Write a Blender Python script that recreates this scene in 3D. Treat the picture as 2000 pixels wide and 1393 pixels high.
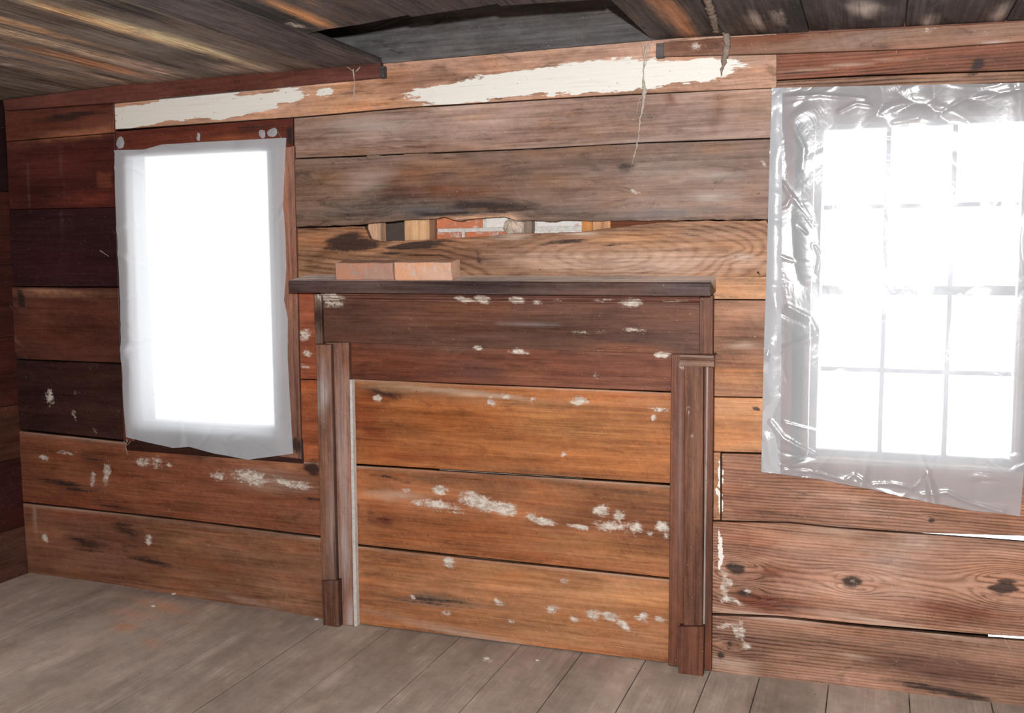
import bpy, math, random
import numpy as np
from mathutils import Matrix, Vector
random.seed(7); rng = np.random.default_rng(7)
scn = bpy.context.scene
for o in list(bpy.data.objects): bpy.data.objects.remove(o)
COL = scn.collection

# ------------------------------------------------------------------ camera, world, lights, exposure
FPX, YAW, PITCH, ROLL = 1951.02, 0.350315, -0.0967311, -0.0054946
CAMD, CAMH = 3.6099, 1.53085
def cam_axes():
    f = np.array([-math.sin(YAW)*math.cos(PITCH), math.cos(YAW)*math.cos(PITCH), math.sin(PITCH)])
    r = np.array([math.cos(YAW), math.sin(YAW), 0.0]); u = np.cross(r, f)
    r2 = r*math.cos(ROLL)+u*math.sin(ROLL); u2 = np.cross(r2, f)
    return r2, u2, f
AR, AU, AF = cam_axes()
CPOS = np.array([0.0, -CAMD, CAMH])
cam = bpy.data.cameras.new('camera'); cam.sensor_width = 36; cam.lens = FPX/2000*36
camo = bpy.data.objects.new('camera', cam); COL.objects.link(camo)
m = Matrix(((AR[0], AU[0], -AF[0], CPOS[0]), (AR[1], AU[1], -AF[1], CPOS[1]), (AR[2], AU[2], -AF[2], CPOS[2]), (0, 0, 0, 1)))
camo.matrix_world = m; cam.clip_start = 0.05; scn.camera = camo

w = bpy.data.worlds.new('overcast_sky'); scn.world = w; w.use_nodes = True
bg = w.node_tree.nodes['Background']; bg.inputs[0].default_value = (0.97, 0.985, 1.0, 1); bg.inputs[1].default_value = 3.2
FLASH_W = 500.0
FL = CPOS + np.array([0.02, 0.0, 0.20])
ld = bpy.data.lights.new('camera_flash', 'POINT'); ld.energy = FLASH_W; ld.shadow_soft_size = 0.025; ld.color = (0.98, 1.0, 1.0)
lo = bpy.data.objects.new('camera_flash', ld); lo.location = FL; COL.objects.link(lo)
for (x, z, sx, sz) in ((-2.76, 1.39, 0.76, 1.24), (0.11, 1.41, 0.66, 1.16)):      # daylight portals in the two window openings
    pd = bpy.data.lights.new('window_portal', 'AREA'); pd.shape = 'RECTANGLE'; pd.size = sx; pd.size_y = sz
    pd.cycles.is_portal = True
    po = bpy.data.objects.new('window_portal', pd); po.location = (x, 0.20, z); po.rotation_euler = (-math.pi/2, 0, 0); COL.objects.link(po)
vs = scn.view_settings
scn.display_settings.display_device = 'sRGB'
vs.view_transform = 'Standard'; vs.look = 'None'; vs.gamma = 1.0; vs.exposure = 0.0; vs.use_curve_mapping = False

# ------------------------------------------------------------------ measuring helpers
def ray(px, py): return (px-1000)*AR - (py-696.5)*AU + FPX*AF
def P(px, py, Y=0.0):                       # point on the plane y = Y
    v = ray(px, py); return CPOS + v*((Y+CAMD)/v[1])
def PX(px, py, X):                          # point on the plane x = X
    v = ray(px, py); return CPOS + v*(X/v[0])
def PZ(px, py, Z):
    v = ray(px, py); return CPOS + v*((Z-CAMH)/v[2])
FZ = ([-3.9, -3.3, -2.24, -2.0, -0.69, -0.5, 0.5, 1.7], [.044, .040, .014, .0, .008, .010, .036, .05])
def zfloor(x): return float(np.interp(x, *FZ))
CZ = ([-3.9, -3.8, -3.166, -1.86, -0.79, -0.5, -0.175, 0.413, 1.7], [2.271, 2.272, 2.290, 2.297, 2.306, 2.298, 2.288, 2.272, 2.25])
def zceil(x): return float(np.interp(x, *CZ))
def lin(c):
    c = np.array(c, float)/255; return np.where(c <= .04045, c/12.92, ((c+.055)/1.055)**2.4)
def flash_at(p, n):
    d = FL-np.array(p); r = math.sqrt((d*d).sum()); return max(0.0, float((d*np.array(n)).sum())/r)/r**2
EREF = flash_at((-1.0, 0, 1.3), (0, -1, 0))
AMB = 0.10
def alb(seen, p=None, n=(0, -1, 0), k=1.0):  # one albedo for a board from how bright it reads at its middle
    e = 1.0 if p is None else flash_at(p, n)/EREF + AMB
    a = lin(seen)/(e*k); a = a*.9+.1*a.mean()
    return np.clip(a, 0.004, 0.88)

# ------------------------------------------------------------------ node helpers
def N(nt, t, **kw):
    n = nt.nodes.new(t)
    for k, v in kw.items(): setattr(n, k, v)
    return n
class NB:
    def __init__(s, name):
        s.m = bpy.data.materials.new(name); s.m.use_nodes = True; s.nt = s.m.node_tree; s.nt.nodes.clear()
        s.out = N(s.nt, 'ShaderNodeOutputMaterial')
    def ln(s, a, b): s.nt.links.new(a, b)
    def setin(s, sock, v):
        if hasattr(v, 'is_linked') or isinstance(v, bpy.types.NodeSocket): s.ln(v, sock)
        else: sock.default_value = v
    def math(s, op, a, b=0.0, c=None, clamp=False):
        n = N(s.nt, 'ShaderNodeMath', operation=op, use_clamp=clamp); s.setin(n.inputs[0], a); s.setin(n.inputs[1], b)
        if c is not None: s.setin(n.inputs[2], c)
        return n.outputs[0]
    def noise(s, vec, scale=1.0, detail=3.0, rough=.5, dist=0.0):
        n = N(s.nt, 'ShaderNodeTexNoise'); s.setin(n.inputs['Vector'], vec)
        n.inputs['Scale'].default_value = scale; n.inputs['Detail'].default_value = detail
        n.inputs['Roughness'].default_value = rough; n.inputs['Distortion'].default_value = dist
        return n.outputs['Fac']
    def vmul(s, v, t):
        n = N(s.nt, 'ShaderNodeVectorMath', operation='MULTIPLY'); s.setin(n.inputs[0], v); n.inputs[1].default_value = t; return n.outputs[0]
    def ss(s, v, a, b, lo=0.0, hi=1.0):
        n = N(s.nt, 'ShaderNodeMapRange', interpolation_type='SMOOTHSTEP'); s.setin(n.inputs[0], v)
        n.inputs[1].default_value = a; n.inputs[2].default_value = b; n.inputs[3].default_value = lo; n.inputs[4].default_value = hi
        return n.outputs[0]
    def mix(s, f, a, b, mode='MIX'):
        n = N(s.nt, 'ShaderNodeMix', data_type='RGBA', blend_type=mode); s.setin(n.inputs[0], f)
        s.setin(n.inputs[6], a if not isinstance(a, tuple) else a+(1,)); s.setin(n.inputs[7], b if not isinstance(b, tuple) else b+(1,))
        return n.outputs[2]
    def attr(s, name, o='Color'):
        n = N(s.nt, 'ShaderNodeAttribute'); n.attribute_name = name; return n.outputs[o] if o else n

def wood(name, streak=.55, blotch=.35, ring=0.0, freq=60.0, saw=0.0, smudge=.5, hueamt=.55, rough=.62, bump=.35, dust=.25, specks=.5,
         dustcol=(.50, .41, .37), paint=(.86, .83, .77), dark=(.03, .018, .016), seed=0.0):
    b = NB(name)
    gp = b.attr('grain', 'Vector'); tint = b.attr('tint'); mk = b.attr('marks', None)
    sep = N(b.nt, 'ShaderNodeSeparateColor'); b.ln(mk.outputs['Color'], sep.inputs[0])
    mp, mg, mb, md = sep.outputs[0], sep.outputs[1], sep.outputs[2], mk.outputs['Alpha']
    fine = b.noise(b.vmul(gp, (3.0, 95, 95)), 1, 3, .6, .3)
    med = b.noise(b.vmul(gp, (1.1, 22, 22)), 1, 4, .6, .9)
    big = b.noise(b.vmul(gp, (1.3, 5.0, 5.0)), 1, 4, .55, .8)
    blo = b.noise(b.vmul(gp, (4.0, 7.0, 7.0)), 1, 4, .6, .4)
    hair = b.noise(b.vmul(gp, (9.0, 260, 260)), 1, 2, .6, .2)
    grit = b.noise(b.vmul(gp, (38, 60, 60)), 1, 5, .7, .3)
    def c5(x, k): return b.math('MULTIPLY', b.math('SUBTRACT', x, .5), k)
    v = b.math('ADD', c5(fine, streak*2.3), c5(med, streak*2.9))
    v = b.math('ADD', v, c5(hair, streak*1.3)); v = b.math('ADD', v, c5(grit, .35+blotch*.9))
    v = b.math('ADD', v, c5(big, blotch*3.4))
    if ring > 0:
        ph = b.attr('phase', 'Fac')
        ph = b.math('ADD', ph, b.math('MULTIPLY', b.math('SUBTRACT', b.noise(b.vmul(gp, (1.2, 5.0, 5.0)), 1, 3), .5), .05))
        sn = b.math('SINE', b.math('MULTIPLY', ph, freq*6.2832))
        sn = b.math('POWER', b.math('ADD', b.math('MULTIPLY', sn, .5), .5), 2.2)
        amp = b.ss(b.noise(b.vmul(gp, (1.5, 3, 3)), 1, 2), .3, .65, .45, 1.0)
        v = b.math('SUBTRACT', v, b.math('MULTIPLY', b.math('MULTIPLY', sn, amp), ring))
    if saw > 0:
        n = N(b.nt, 'ShaderNodeMapping'); b.ln(gp, n.inputs[0]); n.inputs['Rotation'].default_value = (0, 0, math.radians(-28))
        sw = b.noise(b.vmul(n.outputs[0], (120, 7, 7)), 1, 2, .6)
        v = b.math('ADD', v, b.math('MULTIPLY', b.math('SUBTRACT', sw, .5), saw))
    f = b.math('MAXIMUM', b.math('ADD', v, 1.0), .12)
    cf = N(b.nt, 'ShaderNodeCombineColor'); b.ln(b.math('POWER', f, .85), cf.inputs[0]); b.ln(f, cf.inputs[1]); b.ln(b.math('POWER', f, 1.12), cf.inputs[2])
    col = b.mix(1.0, tint, cf.outputs[0], 'MULTIPLY')
    hue = b.noise(b.vmul(gp, (2.2, 9.0, 9.0)), 1, 4, .6, .7)
    col = b.mix(b.ss(hue, .50, .68, 0, hueamt), col, b.mix(1.0, col, (1.18, .96, .76), 'MULTIPLY'))
    col = b.mix(b.ss(hue, .50, .32, 0, hueamt), col, b.mix(1.0, col, (.74, .76, .84), 'MULTIPLY'))
    smn = b.noise(b.vmul(gp, (2.6, 13, 13)), 1, 6, .72, 1.4)
    col = b.mix(b.ss(smn, .53, .68, 0, smudge), col, b.mix(1.0, col, (.36, .34, .35), 'MULTIPLY'))
    col = b.mix(b.ss(smn, .44, .30, 0, smudge*.6), col, b.mix(1.0, col, (1.5, 1.5, 1.5), 'MULTIPLY'))
    # greyish bloom of dust and old lime, only where the mottling has it
    dn = b.ss(b.math('ADD', blo, b.math('MULTIPLY', b.math('SUBTRACT', fine, .5), .5)), .48, .78, 0, dust)
    pale = N(b.nt, 'ShaderNodeVectorMath', operation='MULTIPLY_ADD'); b.ln(tint, pale.inputs[0]); pale.inputs[1].default_value = (1.45, 1.5, 1.55); pale.inputs[2].default_value = (.022, .019, .018)
    col = b.mix(dn, col, pale.outputs[0])
    dn = b.math('MULTIPLY', b.math('MULTIPLY', b.math('MULTIPLY', md, b.ss(b.math('ADD', med, b.math('MULTIPLY', b.math('SUBTRACT', fine, .5), .6)), .25, .7, .35, 1.0)), .9), 1.0, clamp=True)
    col = b.mix(dn, col, dustcol)
    # dark stains, plus the shadow painted at a window corner
    bm = b.math('ADD', mb, c5(med, 2.2)); bm = b.math('ADD', bm, c5(fine, 1.2)); bm = b.math('ADD', bm, c5(grit, 1.0))
    bm = b.math('MULTIPLY', b.ss(bm, .28, .95), b.ss(mb, .0, .4))
    col = b.mix(b.math('MULTIPLY', bm, .92), col, dark)
    # plaster smears: blotchy with a rim
    pn = b.noise(b.vmul(gp, (34, 46, 46)), 1, 5, .75, .6)
    gm = b.math('ADD', mg, b.math('MULTIPLY', b.math('SUBTRACT', pn, .5), 2.6)); gm = b.math('ADD', gm, c5(fine, .9))
    gm = b.math('MULTIPLY', b.ss(gm, .30, .95), b.ss(mg, .0, .45))
    gcol = b.mix(b.ss(grit, .38, .62), (.44, .35, .29), (.78, .71, .63))
    col = b.mix(b.math('MULTIPLY', gm, .92), col, gcol)
    # old white paint with ragged, worn edges
    pn2 = b.noise(b.vmul(gp, (9, 42, 42)), 1, 5, .7)
    pm = b.math('ADD', b.math('ADD', mp, c5(pn2, 1.9)), c5(fine, .8))
    pm = b.math('MULTIPLY', b.ss(pm, .46, .56), b.ss(mp, .02, .1))
    pc = b.mix(b.ss(fine, .55, .75, 0, .35), paint, (.62, .52, .46))
    col = b.mix(pm, col, pc)
    # specks and short scratches
    sp = b.ss(b.noise(b.vmul(gp, (150, 170, 170)), 1, 1), .74, .80)
    sc = N(b.nt, 'ShaderNodeMapping'); b.ln(gp, sc.inputs[0]); sc.inputs['Rotation'].default_value = (0, 0, math.radians(62+seed*13))
    s2 = b.math('MULTIPLY', b.ss(b.noise(b.vmul(sc.outputs[0], (14, 420, 14)), 1, 1), .74, .80), b.ss(blo, .5, .62))
    sp = b.math('MULTIPLY', b.math('MAXIMUM', sp, s2), specks)
    col = b.mix(sp, col, (.66, .55, .48))
    dk = b.math('MULTIPLY', b.ss(b.noise(b.vmul(gp, (60, 75, 75)), 1.0, 2), .72, .79), .7)
    col = b.mix(dk, col, dark)
    bs = N(b.nt, 'ShaderNodeBsdfPrincipled'); b.ln(col, bs.inputs['Base Color'])
    b.ln(b.math('ADD', rough, b.math('MULTIPLY', b.math('SUBTRACT', med, .5), .3)), bs.inputs['Roughness'])
    bs.inputs['Specular IOR Level'].default_value = .3
    bp = N(b.nt, 'ShaderNodeBump'); bp.inputs['Strength'].default_value = bump; bp.inputs['Distance'].default_value = .004
    h = b.math('ADD', b.math('MULTIPLY', v, .8), b.math('ADD', b.math('MULTIPLY', fine, .5), b.math('MULTIPLY', pm, .35)))
    b.ln(h, bp.inputs['Height']); b.ln(bp.outputs[0], bs.inputs['Normal'])
    b.ln(bs.outputs[0], b.out.inputs[0])
    return b.m

M = {}
M['old'] = wood('aged_wall_wood', .42, .34, smudge=.75, saw=.12, dust=.45)
M['dark'] = wood('dark_stained_wood', .35, .4, saw=.12, dust=.16, rough=.5, specks=.35, dustcol=(.22, .13, .10))
M['warm'] = wood('warm_pine_wood', .42, .38, saw=.30, dust=.22, rough=.5, dustcol=(.55, .42, .33))
M['ring'] = wood('ringed_pine_wood', .32, .30, ring=.62, freq=88, dust=.40, rough=.6, dustcol=(.60, .43, .34))
M['swirl'] = wood('swirled_pine_wood', .5, .30, ring=.42, freq=52, dust=.30, dustcol=(.62, .48, .39))
M['mantel'] = wood('mantel_wood', .55, .35, dust=.18, rough=.52, dustcol=(.50, .45, .44))
M['floor'] = wood('dusty_floor_wood', .05, .06, smudge=.12, hueamt=.15, dust=.55, rough=.85, specks=.3, bump=.2, dustcol=(.47, .41, .37))
M['ceil'] = wood('weathered_ceiling_wood', .75, .55, smudge=.8, dust=.45, rough=.85, bump=.6, dustcol=(.62, .52, .46), dark=(.02, .018, .018))
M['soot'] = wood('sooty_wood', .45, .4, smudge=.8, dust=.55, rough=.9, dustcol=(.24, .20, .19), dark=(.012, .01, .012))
M['raw'] = wood('raw_stud_wood', .3, .2, dust=.2, rough=.8, dustcol=(.65, .55, .42))

def plain(name, c, rough=.6, metal=0.0, var=.15, sc=30, bump=.2):
    b = NB(name); tc = N(b.nt, 'ShaderNodeTexCoord'); n = b.noise(tc.outputs['Object'], sc, 4, .6)
    f = b.math('ADD', 1-var/2*1.0, b.math('MULTIPLY', b.math('SUBTRACT', n, .5), var*3))
    cc = N(b.nt, 'ShaderNodeCombineColor')
    for i in range(3): b.ln(b.math('MULTIPLY', f, float(c[i])), cc.inputs[i])
    bs = N(b.nt, 'ShaderNodeBsdfPrincipled'); b.ln(cc.outputs[0], bs.inputs['Base Color']); bs.inputs['Roughness'].default_value = rough; bs.inputs['Metallic'].default_value = metal
    bp = N(b.nt, 'ShaderNodeBump'); bp.inputs['Strength'].default_value = bump; bp.inputs['Distance'].default_value = .003; b.ln(n, bp.inputs['Height']); b.ln(bp.outputs[0], bs.inputs['Normal'])
    b.ln(bs.outputs[0], b.out.inputs[0]); return b.m
M['void'] = plain('dark_cavity', (.018, .015, .014), .95)
M['shell'] = plain('outer_shell', (.10, .07, .055), .9)
M['mortar'] = plain('lime_mortar', (.70, .66, .62), .95, var=.25, sc=60, bump=.6)
M['web'] = plain('dusty_cobweb', (.55, .47, .40), 1.0, var=.3, sc=90)
M['nest'] = plain('dried_mud', (.34, .26, .21), 1.0, var=.5, sc=70, bump=.8)
M['nail'] = plain('rusty_nail', (.06, .035, .025), .7, .4)
M['chip'] = plain('paint_chip', (.75, .71, .65), .8)
M['sash'] = plain('painted_sash', (.46, .44, .45), .7)
M['reveal'] = plain('window_reveal', (.30, .22, .19), .8)

def brick_mat(name, c1, c2, c3):
    b = NB(name); tc = N(b.nt, 'ShaderNodeTexCoord'); o = tc.outputs['Object']
    n1 = b.noise(o, 13, 4, .6); n2 = b.noise(o, 34, 5, .7); n3 = b.noise(o, 190, 2, .6)
    col = b.mix(b.ss(n1, .42, .58), c1, c2); col = b.mix(b.ss(n2, .52, .64, 0, .75), col, c3)
    col = b.mix(b.ss(n3, .6, .75, 0, .4), col, (.20, .12, .09))
    bs = N(b.nt, 'ShaderNodeBsdfPrincipled'); b.ln(col, bs.inputs['Base Color']); bs.inputs['Roughness'].default_value = .95
    bp = N(b.nt, 'ShaderNodeBump'); bp.inputs['Strength'].default_value = .6; bp.inputs['Distance'].default_value = .003; b.ln(b.math('ADD', n3, n2), bp.inputs['Height']); b.ln(bp.outputs[0], bs.inputs['Normal'])
    b.ln(bs.outputs[0], b.out.inputs[0]); return b.m
M['brick_a'] = brick_mat('dull_red_brick', (.52, .24, .155), (.44, .25, .19), (.40, .31, .28))
M['brick_b'] = brick_mat('pale_orange_brick', (.72, .37, .22), (.66, .40, .28), (.62, .50, .45))
M['brick_c'] = brick_mat('chimney_brick', (.62, .20, .09), (.55, .19, .10), (.62, .55, .50))
M['brick_w'] = brick_mat('limed_brick', (.74, .70, .66), (.78, .74, .70), (.62, .30, .2))

def sheet_mat(name, transp, refr, trans, diff, gloss, rr, tcol=(.93, .94, .96), bump=.3, bsc=9):
    b = NB(name); tc = N(b.nt, 'ShaderNodeTexCoord')
    n = b.noise(b.vmul(tc.outputs['Object'], (1, 1, 1)), bsc, 3, .55, 1.4)
    n2 = b.noise(tc.outputs['Object'], bsc*5, 2, .5, 2.0)
    bp = N(b.nt, 'ShaderNodeBump'); bp.inputs['Strength'].default_value = bump; bp.inputs['Distance'].default_value = .02
    b.ln(b.math('ADD', n, b.math('MULTIPLY', n2, .10)), bp.inputs['Height'])
    sh = []
    t = N(b.nt, 'ShaderNodeBsdfTransparent'); t.inputs[0].default_value = tcol+(1,); sh.append((transp, t))
    r = N(b.nt, 'ShaderNodeBsdfRefraction'); r.inputs['Color'].default_value = tcol+(1,); r.inputs['Roughness'].default_value = rr; r.inputs['IOR'].default_value = 1.12; sh.append((refr, r))
    q = N(b.nt, 'ShaderNodeBsdfTranslucent'); q.inputs[0].default_value = (.95, .96, .98, 1); sh.append((trans, q))
    d = N(b.nt, 'ShaderNodeBsdfDiffuse'); d.inputs[0].default_value = (.82, .87, .93, 1); sh.append((diff, d))
    g = N(b.nt, 'ShaderNodeBsdfGlossy'); g.inputs['Roughness'].default_value = .24; b.ln(bp.outputs[0], g.inputs['Normal']); sh.append((gloss, g))
    acc, cur = sh[0][0], sh[0][1].outputs[0]
    for wgt, n in sh[1:]:
        acc += wgt
        if wgt <= 0: continue
        mx = N(b.nt, 'ShaderNodeMixShader'); mx.inputs[0].default_value = wgt/acc; b.ln(cur, mx.inputs[1]); b.ln(n.outputs[0], mx.inputs[2]); cur = mx.outputs[0]
    b.ln(cur, b.out.inputs[0]); return b.m
M['milky'] = sheet_mat('milky_plastic', .10, .12, .28, .46, .05, .22, bump=.12)
M['clear'] = sheet_mat('clear_plastic', .13, .36, .15, .26, .065, .26, bump=.16, bsc=7)
M['fold'] = sheet_mat('folded_plastic', .10, .22, .18, .38, .07, .3, bump=.15, bsc=9)
b = NB('window_glass'); t = N(b.nt, 'ShaderNodeBsdfTransparent'); t.inputs[0].default_value = (.96, .97, .97, 1)
g = N(b.nt, 'ShaderNodeBsdfGlossy'); g.inputs['Roughness'].default_value = .03; mx = N(b.nt, 'ShaderNodeMixShader'); mx.inputs[0].default_value = .06
b.ln(t.outputs[0], mx.inputs[1]); b.ln(g.outputs[0], mx.inputs[2]); b.ln(mx.outputs[0], b.out.inputs[0]); M['glass'] = b.m

# ------------------------------------------------------------------ mesh helpers
def link(name, me, mat, parent=None, smooth=False):
    o = bpy.data.objects.new(name, me); COL.objects.link(o)
    if mat is not None: me.materials.append(mat)
    if parent is not None: o.parent = parent
    if smooth: me.polygons.foreach_set('use_smooth', [True]*len(me.polygons))
    return o
def struct(o): o['kind'] = 'structure'; return o
def empty(name, loc=(0, 0, 0)):
    o = bpy.data.objects.new(name, None); o.location = loc; o.empty_display_size = .1; COL.objects.link(o); return o
def tag(o, label, cat, group=None):
    o['label'] = label; o['category'] = cat
    if group: o['group'] = group
    return o
def recentre(o):                             # put the origin in the middle of the mesh, under the parent
    me = o.data; n = len(me.vertices); co = np.empty(n*3, 'f'); me.vertices.foreach_get('co', co); co = co.reshape(-1, 3)
    c = (co.min(0)+co.max(0))/2; me.vertices.foreach_set('co', (co-c).ravel()); o.location = Vector(c.tolist()); me.update()
    if o.parent: o.location = Vector(c.tolist()) - o.parent.location
    return o

MARKS = []      # (tag, kind, cx, cz, rx, rz, angle, power, strength, colour)
def pxs(px, py):
    a, b2 = P(px, py), P(px+10, py); return abs(b2[0]-a[0])/10
def mark(tagn, kind, px, py, rx, ry, s=1.0, ang=0.0, pw=2.0, col=None, Y=0.0):
    c = P(px, py, Y); sx = abs(P(px+10, py, Y)[0]-c[0])/10; sz = abs(P(px, py+10, Y)[2]-c[2])/10
    rc = None
    if col is not None: rc = alb(col, c)
    MARKS.append((tagn, kind, c[0], c[2], rx*sx, ry*sz, math.radians(ang), pw, s, rc))
def fbm_field(beta, sx, sz, seed):          # random height field on a 6 m square, stretched along the grain
    r = np.random.default_rng(seed); n = 1024; k = np.fft.fftfreq(n)*n/6.0
    kx, kz = np.meshgrid(k, k, indexing='ij'); kk = np.sqrt((kx*sx)**2+(kz*sz)**2); kk[0, 0] = 1
    a = np.where(kk > .8, kk, 1e9)**-beta; f = np.real(np.fft.ifft2(np.fft.fft2(r.normal(size=(n, n)))*a)); return f/f.std()
FB = [fbm_field(1.35, 4.0, 1.0, 5), fbm_field(1.35, 4.0, 1.0, 6), fbm_field(1.2, 1.6, 1.0, 7), fbm_field(1.2, 1.6, 1.0, 8), fbm_field(1.15, 5.0, 1.0, 9)]
def fb(i, X, Z):
    u = (X % 6.0)/6.0*1024; v = (Z % 6.0)/6.0*1024; i0 = np.floor(u).astype(int); j0 = np.floor(v).astype(int); a, c = u-i0, v-j0; F = FB[i]
    i1, j1 = (i0+1) % 1024, (j0+1) % 1024; i0 %= 1024; j0 %= 1024
    return F[i0, j0]*(1-a)*(1-c)+F[i1, j0]*a*(1-c)+F[i0, j1]*(1-a)*c+F[i1, j1]*a*c
def eval_marks(tagn, X, Z, tint, vert=False):
    A, B_ = (Z, X) if vert else (X, Z)
    w0, w1 = fb(0, A, B_), fb(1, A, B_)
    if vert: w0, w1 = w1, w0
    Xs, Zs = X+.006*fb(2, A, B_), Z+.0045*fb(3, A, B_); mod = fb(4, A, B_)
    mott = np.exp(np.clip(.13*fb(4, A+1.7, B_+.9), -.5, .5)); tint *= mott[..., None]
    shp = X.shape; mk = np.zeros(shp+(4,)); KI = {'p': 0, 'g': 1, 'd': 2, 'u': 3}
    for (tg, k, cx, cz, rx, rz, a, pw, s, col) in MARKS:
        if tg != tagn: continue
        if cx+rx*2.2 < X.min() or cx-rx*2.2 > X.max() or cz+max(rz, rx*abs(math.sin(a)))*2.2 < Z.min() or cz-max(rz, rx*abs(math.sin(a)))*2.2 > Z.max(): continue
        lx, lz = (.010, .035) if vert else (.035, .010)
        Xb, Zb = X+min(lx, .3*rx)*w0, Z+min(lz, .3*rz)*w1
        Xw, Zw = (Xb, Zb) if (k in 'c' and pw <= 2) or k in 'du' else (Xs, Zs)
        dx, dz = Xw-cx, Zw-cz; u = (dx*math.cos(a)+dz*math.sin(a))/rx; v = (-dx*math.sin(a)+dz*math.cos(a))/rz
        d = (np.abs(u)**pw+np.abs(v)**pw)**(1/pw)
        if k == 'c':
            wgt = np.clip(s*np.exp(-d**2*1.2)*(1+.45*mod), 0, 1) if pw <= 2 else s*np.clip((1.15-d)/.3, 0, 1)
            tint[:] = tint*(1-wgt[..., None])+col*wgt[..., None]
        else:
            f = s*np.clip((1.30-d)/.6+.06*mod, 0, 1.1) if k == 'p' else s*np.clip(1.35-d, 0, 1.2)
            mk[..., KI[k]] = np.maximum(mk[..., KI[k]], f)
    return mk
KNOTS = {}
def set_attrs(me, tint, mk, grain, phase):
    a = me.attributes.new('tint', 'FLOAT_COLOR', 'POINT'); t4 = np.ones((len(tint), 4), 'f'); t4[:, :3] = tint; a.data.foreach_set('color', t4.ravel())
    a = me.attributes.new('marks', 'FLOAT_COLOR', 'POINT'); a.data.foreach_set('color', mk.astype('f').ravel())
    a = me.attributes.new('grain', 'FLOAT_VECTOR', 'POINT'); a.data.foreach_set('vector', grain.astype('f').ravel())
    a = me.attributes.new('phase', 'FLOAT', 'POINT'); a.data.foreach_set('value', phase.astype('f').ravel())
def polyat(pts, t):
    pts = np.array(pts, float); d = np.r_[0, np.cumsum(np.hypot(*(pts[1:, :2]-pts[:-1, :2]).T))]; d /= d[-1]
    return np.stack([np.interp(t, d, pts[:, i]) for i in range(pts.shape[1])], -1)
BEV = .0018
def plank(name, top, bot, y, th, mat, col, parent, tagn='wall', step=.012, kind='px', rag=0.0, ragt=0.0, phase=None, cup=.001, label=None, vert=False, front=0.0, albedo=None, ledge=0.0):
    """A board: its front face a fine grid between the top and bottom edge polylines, its edges rounded back to thickness th."""
    if kind == 'px':
        T = [P(a, c, y)[[0, 2]] for a, c in top]; B = [P(a, c, y)[[0, 2]] for a, c in bot]
    else: T, B = top, bot
    T, B = np.array(T, float), np.array(B, float)
    L = max(np.hypot(*(T[-1]-T[0])), np.hypot(*(B[-1]-B[0]))); Hh = max(np.hypot(*(T[0]-B[0])), np.hypot(*(T[-1]-B[-1])))
    n = max(3, int(L/step)); mm = max(3, int(Hh/step))
    t = np.linspace(0, 1, n+1); sv = np.linspace(0, 1, mm+1)
    Tp, Bp = polyat(T, t), polyat(B, t)
    if n > 40:
        k = np.cumsum(rng.normal(0, 1, n+1)); k = k-np.linspace(k[0], k[-1], n+1); k = k/(np.abs(k).max()+1e-6)
        Tp[:, 1] += k*.0012
        k2 = rng.normal(0, 1, n+1); k2 = np.convolve(k2, np.ones(5)/5, 'same')
        Tp[:, 1] += k2*ragt; Bp[:, 1] += k2[::-1]*rag
    G = Tp[:, None, :]*(1-sv[None, :, None])+Bp[:, None, :]*sv[None, :, None]       # (n+1, m+1, 2)
    X, Z = G[..., 0], G[..., 1]
    Yv = y + cup*np.cos(np.pi*(sv-.5))[None, :]*-1 + .0012*np.sin(X*1.7+y*900) + 0*X
    # extra rings: bevel + side skirt
    cx, cz = X.mean(), Z.mean()
    c = (X.min()+X.max())/2, (Z.min()+Z.max())/2
    base = albedo if albedo is not None else alb(col, (c[0], y, c[1]))
    tint = np.ones(X.shape+(3,))*base
    mk = eval_marks(tagn, X, Z, tint, vert)
    if ledge: mk[:, 0, 3] = np.maximum(mk[:, 0, 3], ledge*(.6+.4*np.sin(X[:, 0]*5))); mk[:, 1, 3] = np.maximum(mk[:, 1, 3], ledge*.25)
    V = np.stack([X, Yv, Z], -1).reshape(-1, 3)
    idx = np.arange(V.shape[0]).reshape(n+1, mm+1)
    loop = list(idx[:, 0])+list(idx[-1, 1:])+list(idx[-2::-1, -1])+list(idx[0, -2:0:-1])
    F = [(idx[i, j], idx[i, j+1], idx[i+1, j+1], idx[i+1, j]) for i in range(n) for j in range(mm)]
    F = np.array(F)
    # rounded arris: outer ring of grid set back
    edge = np.zeros((n+1, mm+1), bool); edge[0] = edge[-1] = True; edge[:, 0] = edge[:, -1] = True
    inner = V.copy()
    NL = len(loop); lp = np.array(loop)
    ctr = np.array([cx, 0, cz])
    ring1 = V[lp].copy(); ring1[:, 1] += BEV
    ring2 = V[lp].copy(); ring2[:, 1] = y+th
    # pull the front border inwards by the bevel width
    i2 = idx
    V3 = V.reshape(n+1, mm+1, 3)
    hx = min(BEV, L*.1); hz = min(BEV, Hh*.1)
    dirx = (V3[-1]-V3[0]); dirx /= np.linalg.norm(dirx, axis=-1, keepdims=True)
    V3[0] += dirx*hx; V3[-1] -= dirx*hx
    dz = (V3[:, -1]-V3[:, 0]); dz /= np.linalg.norm(dz, axis=-1, keepdims=True)
    V3[:, 0] += dz*hz; V3[:, -1] -= dz*hz
    V = V3.reshape(-1, 3)
    o1, o2 = len(V), len(V)+NL
    VV = np.vstack([V, ring1, ring2])
    Fs = []
    for i in range(NL):
        j = (i+1) % NL
        Fs.append((lp[i], lp[j], o1+j, o1+i)); Fs.append((o1+i, o1+j, o2+j, o2+i))
    faces = F.tolist()+[tuple(int(q) for q in f) for f in Fs]+[tuple(range(o2, o2+NL))]
    me = bpy.data.meshes.new(name); me.from_pydata(VV.tolist(), [], faces)
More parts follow.
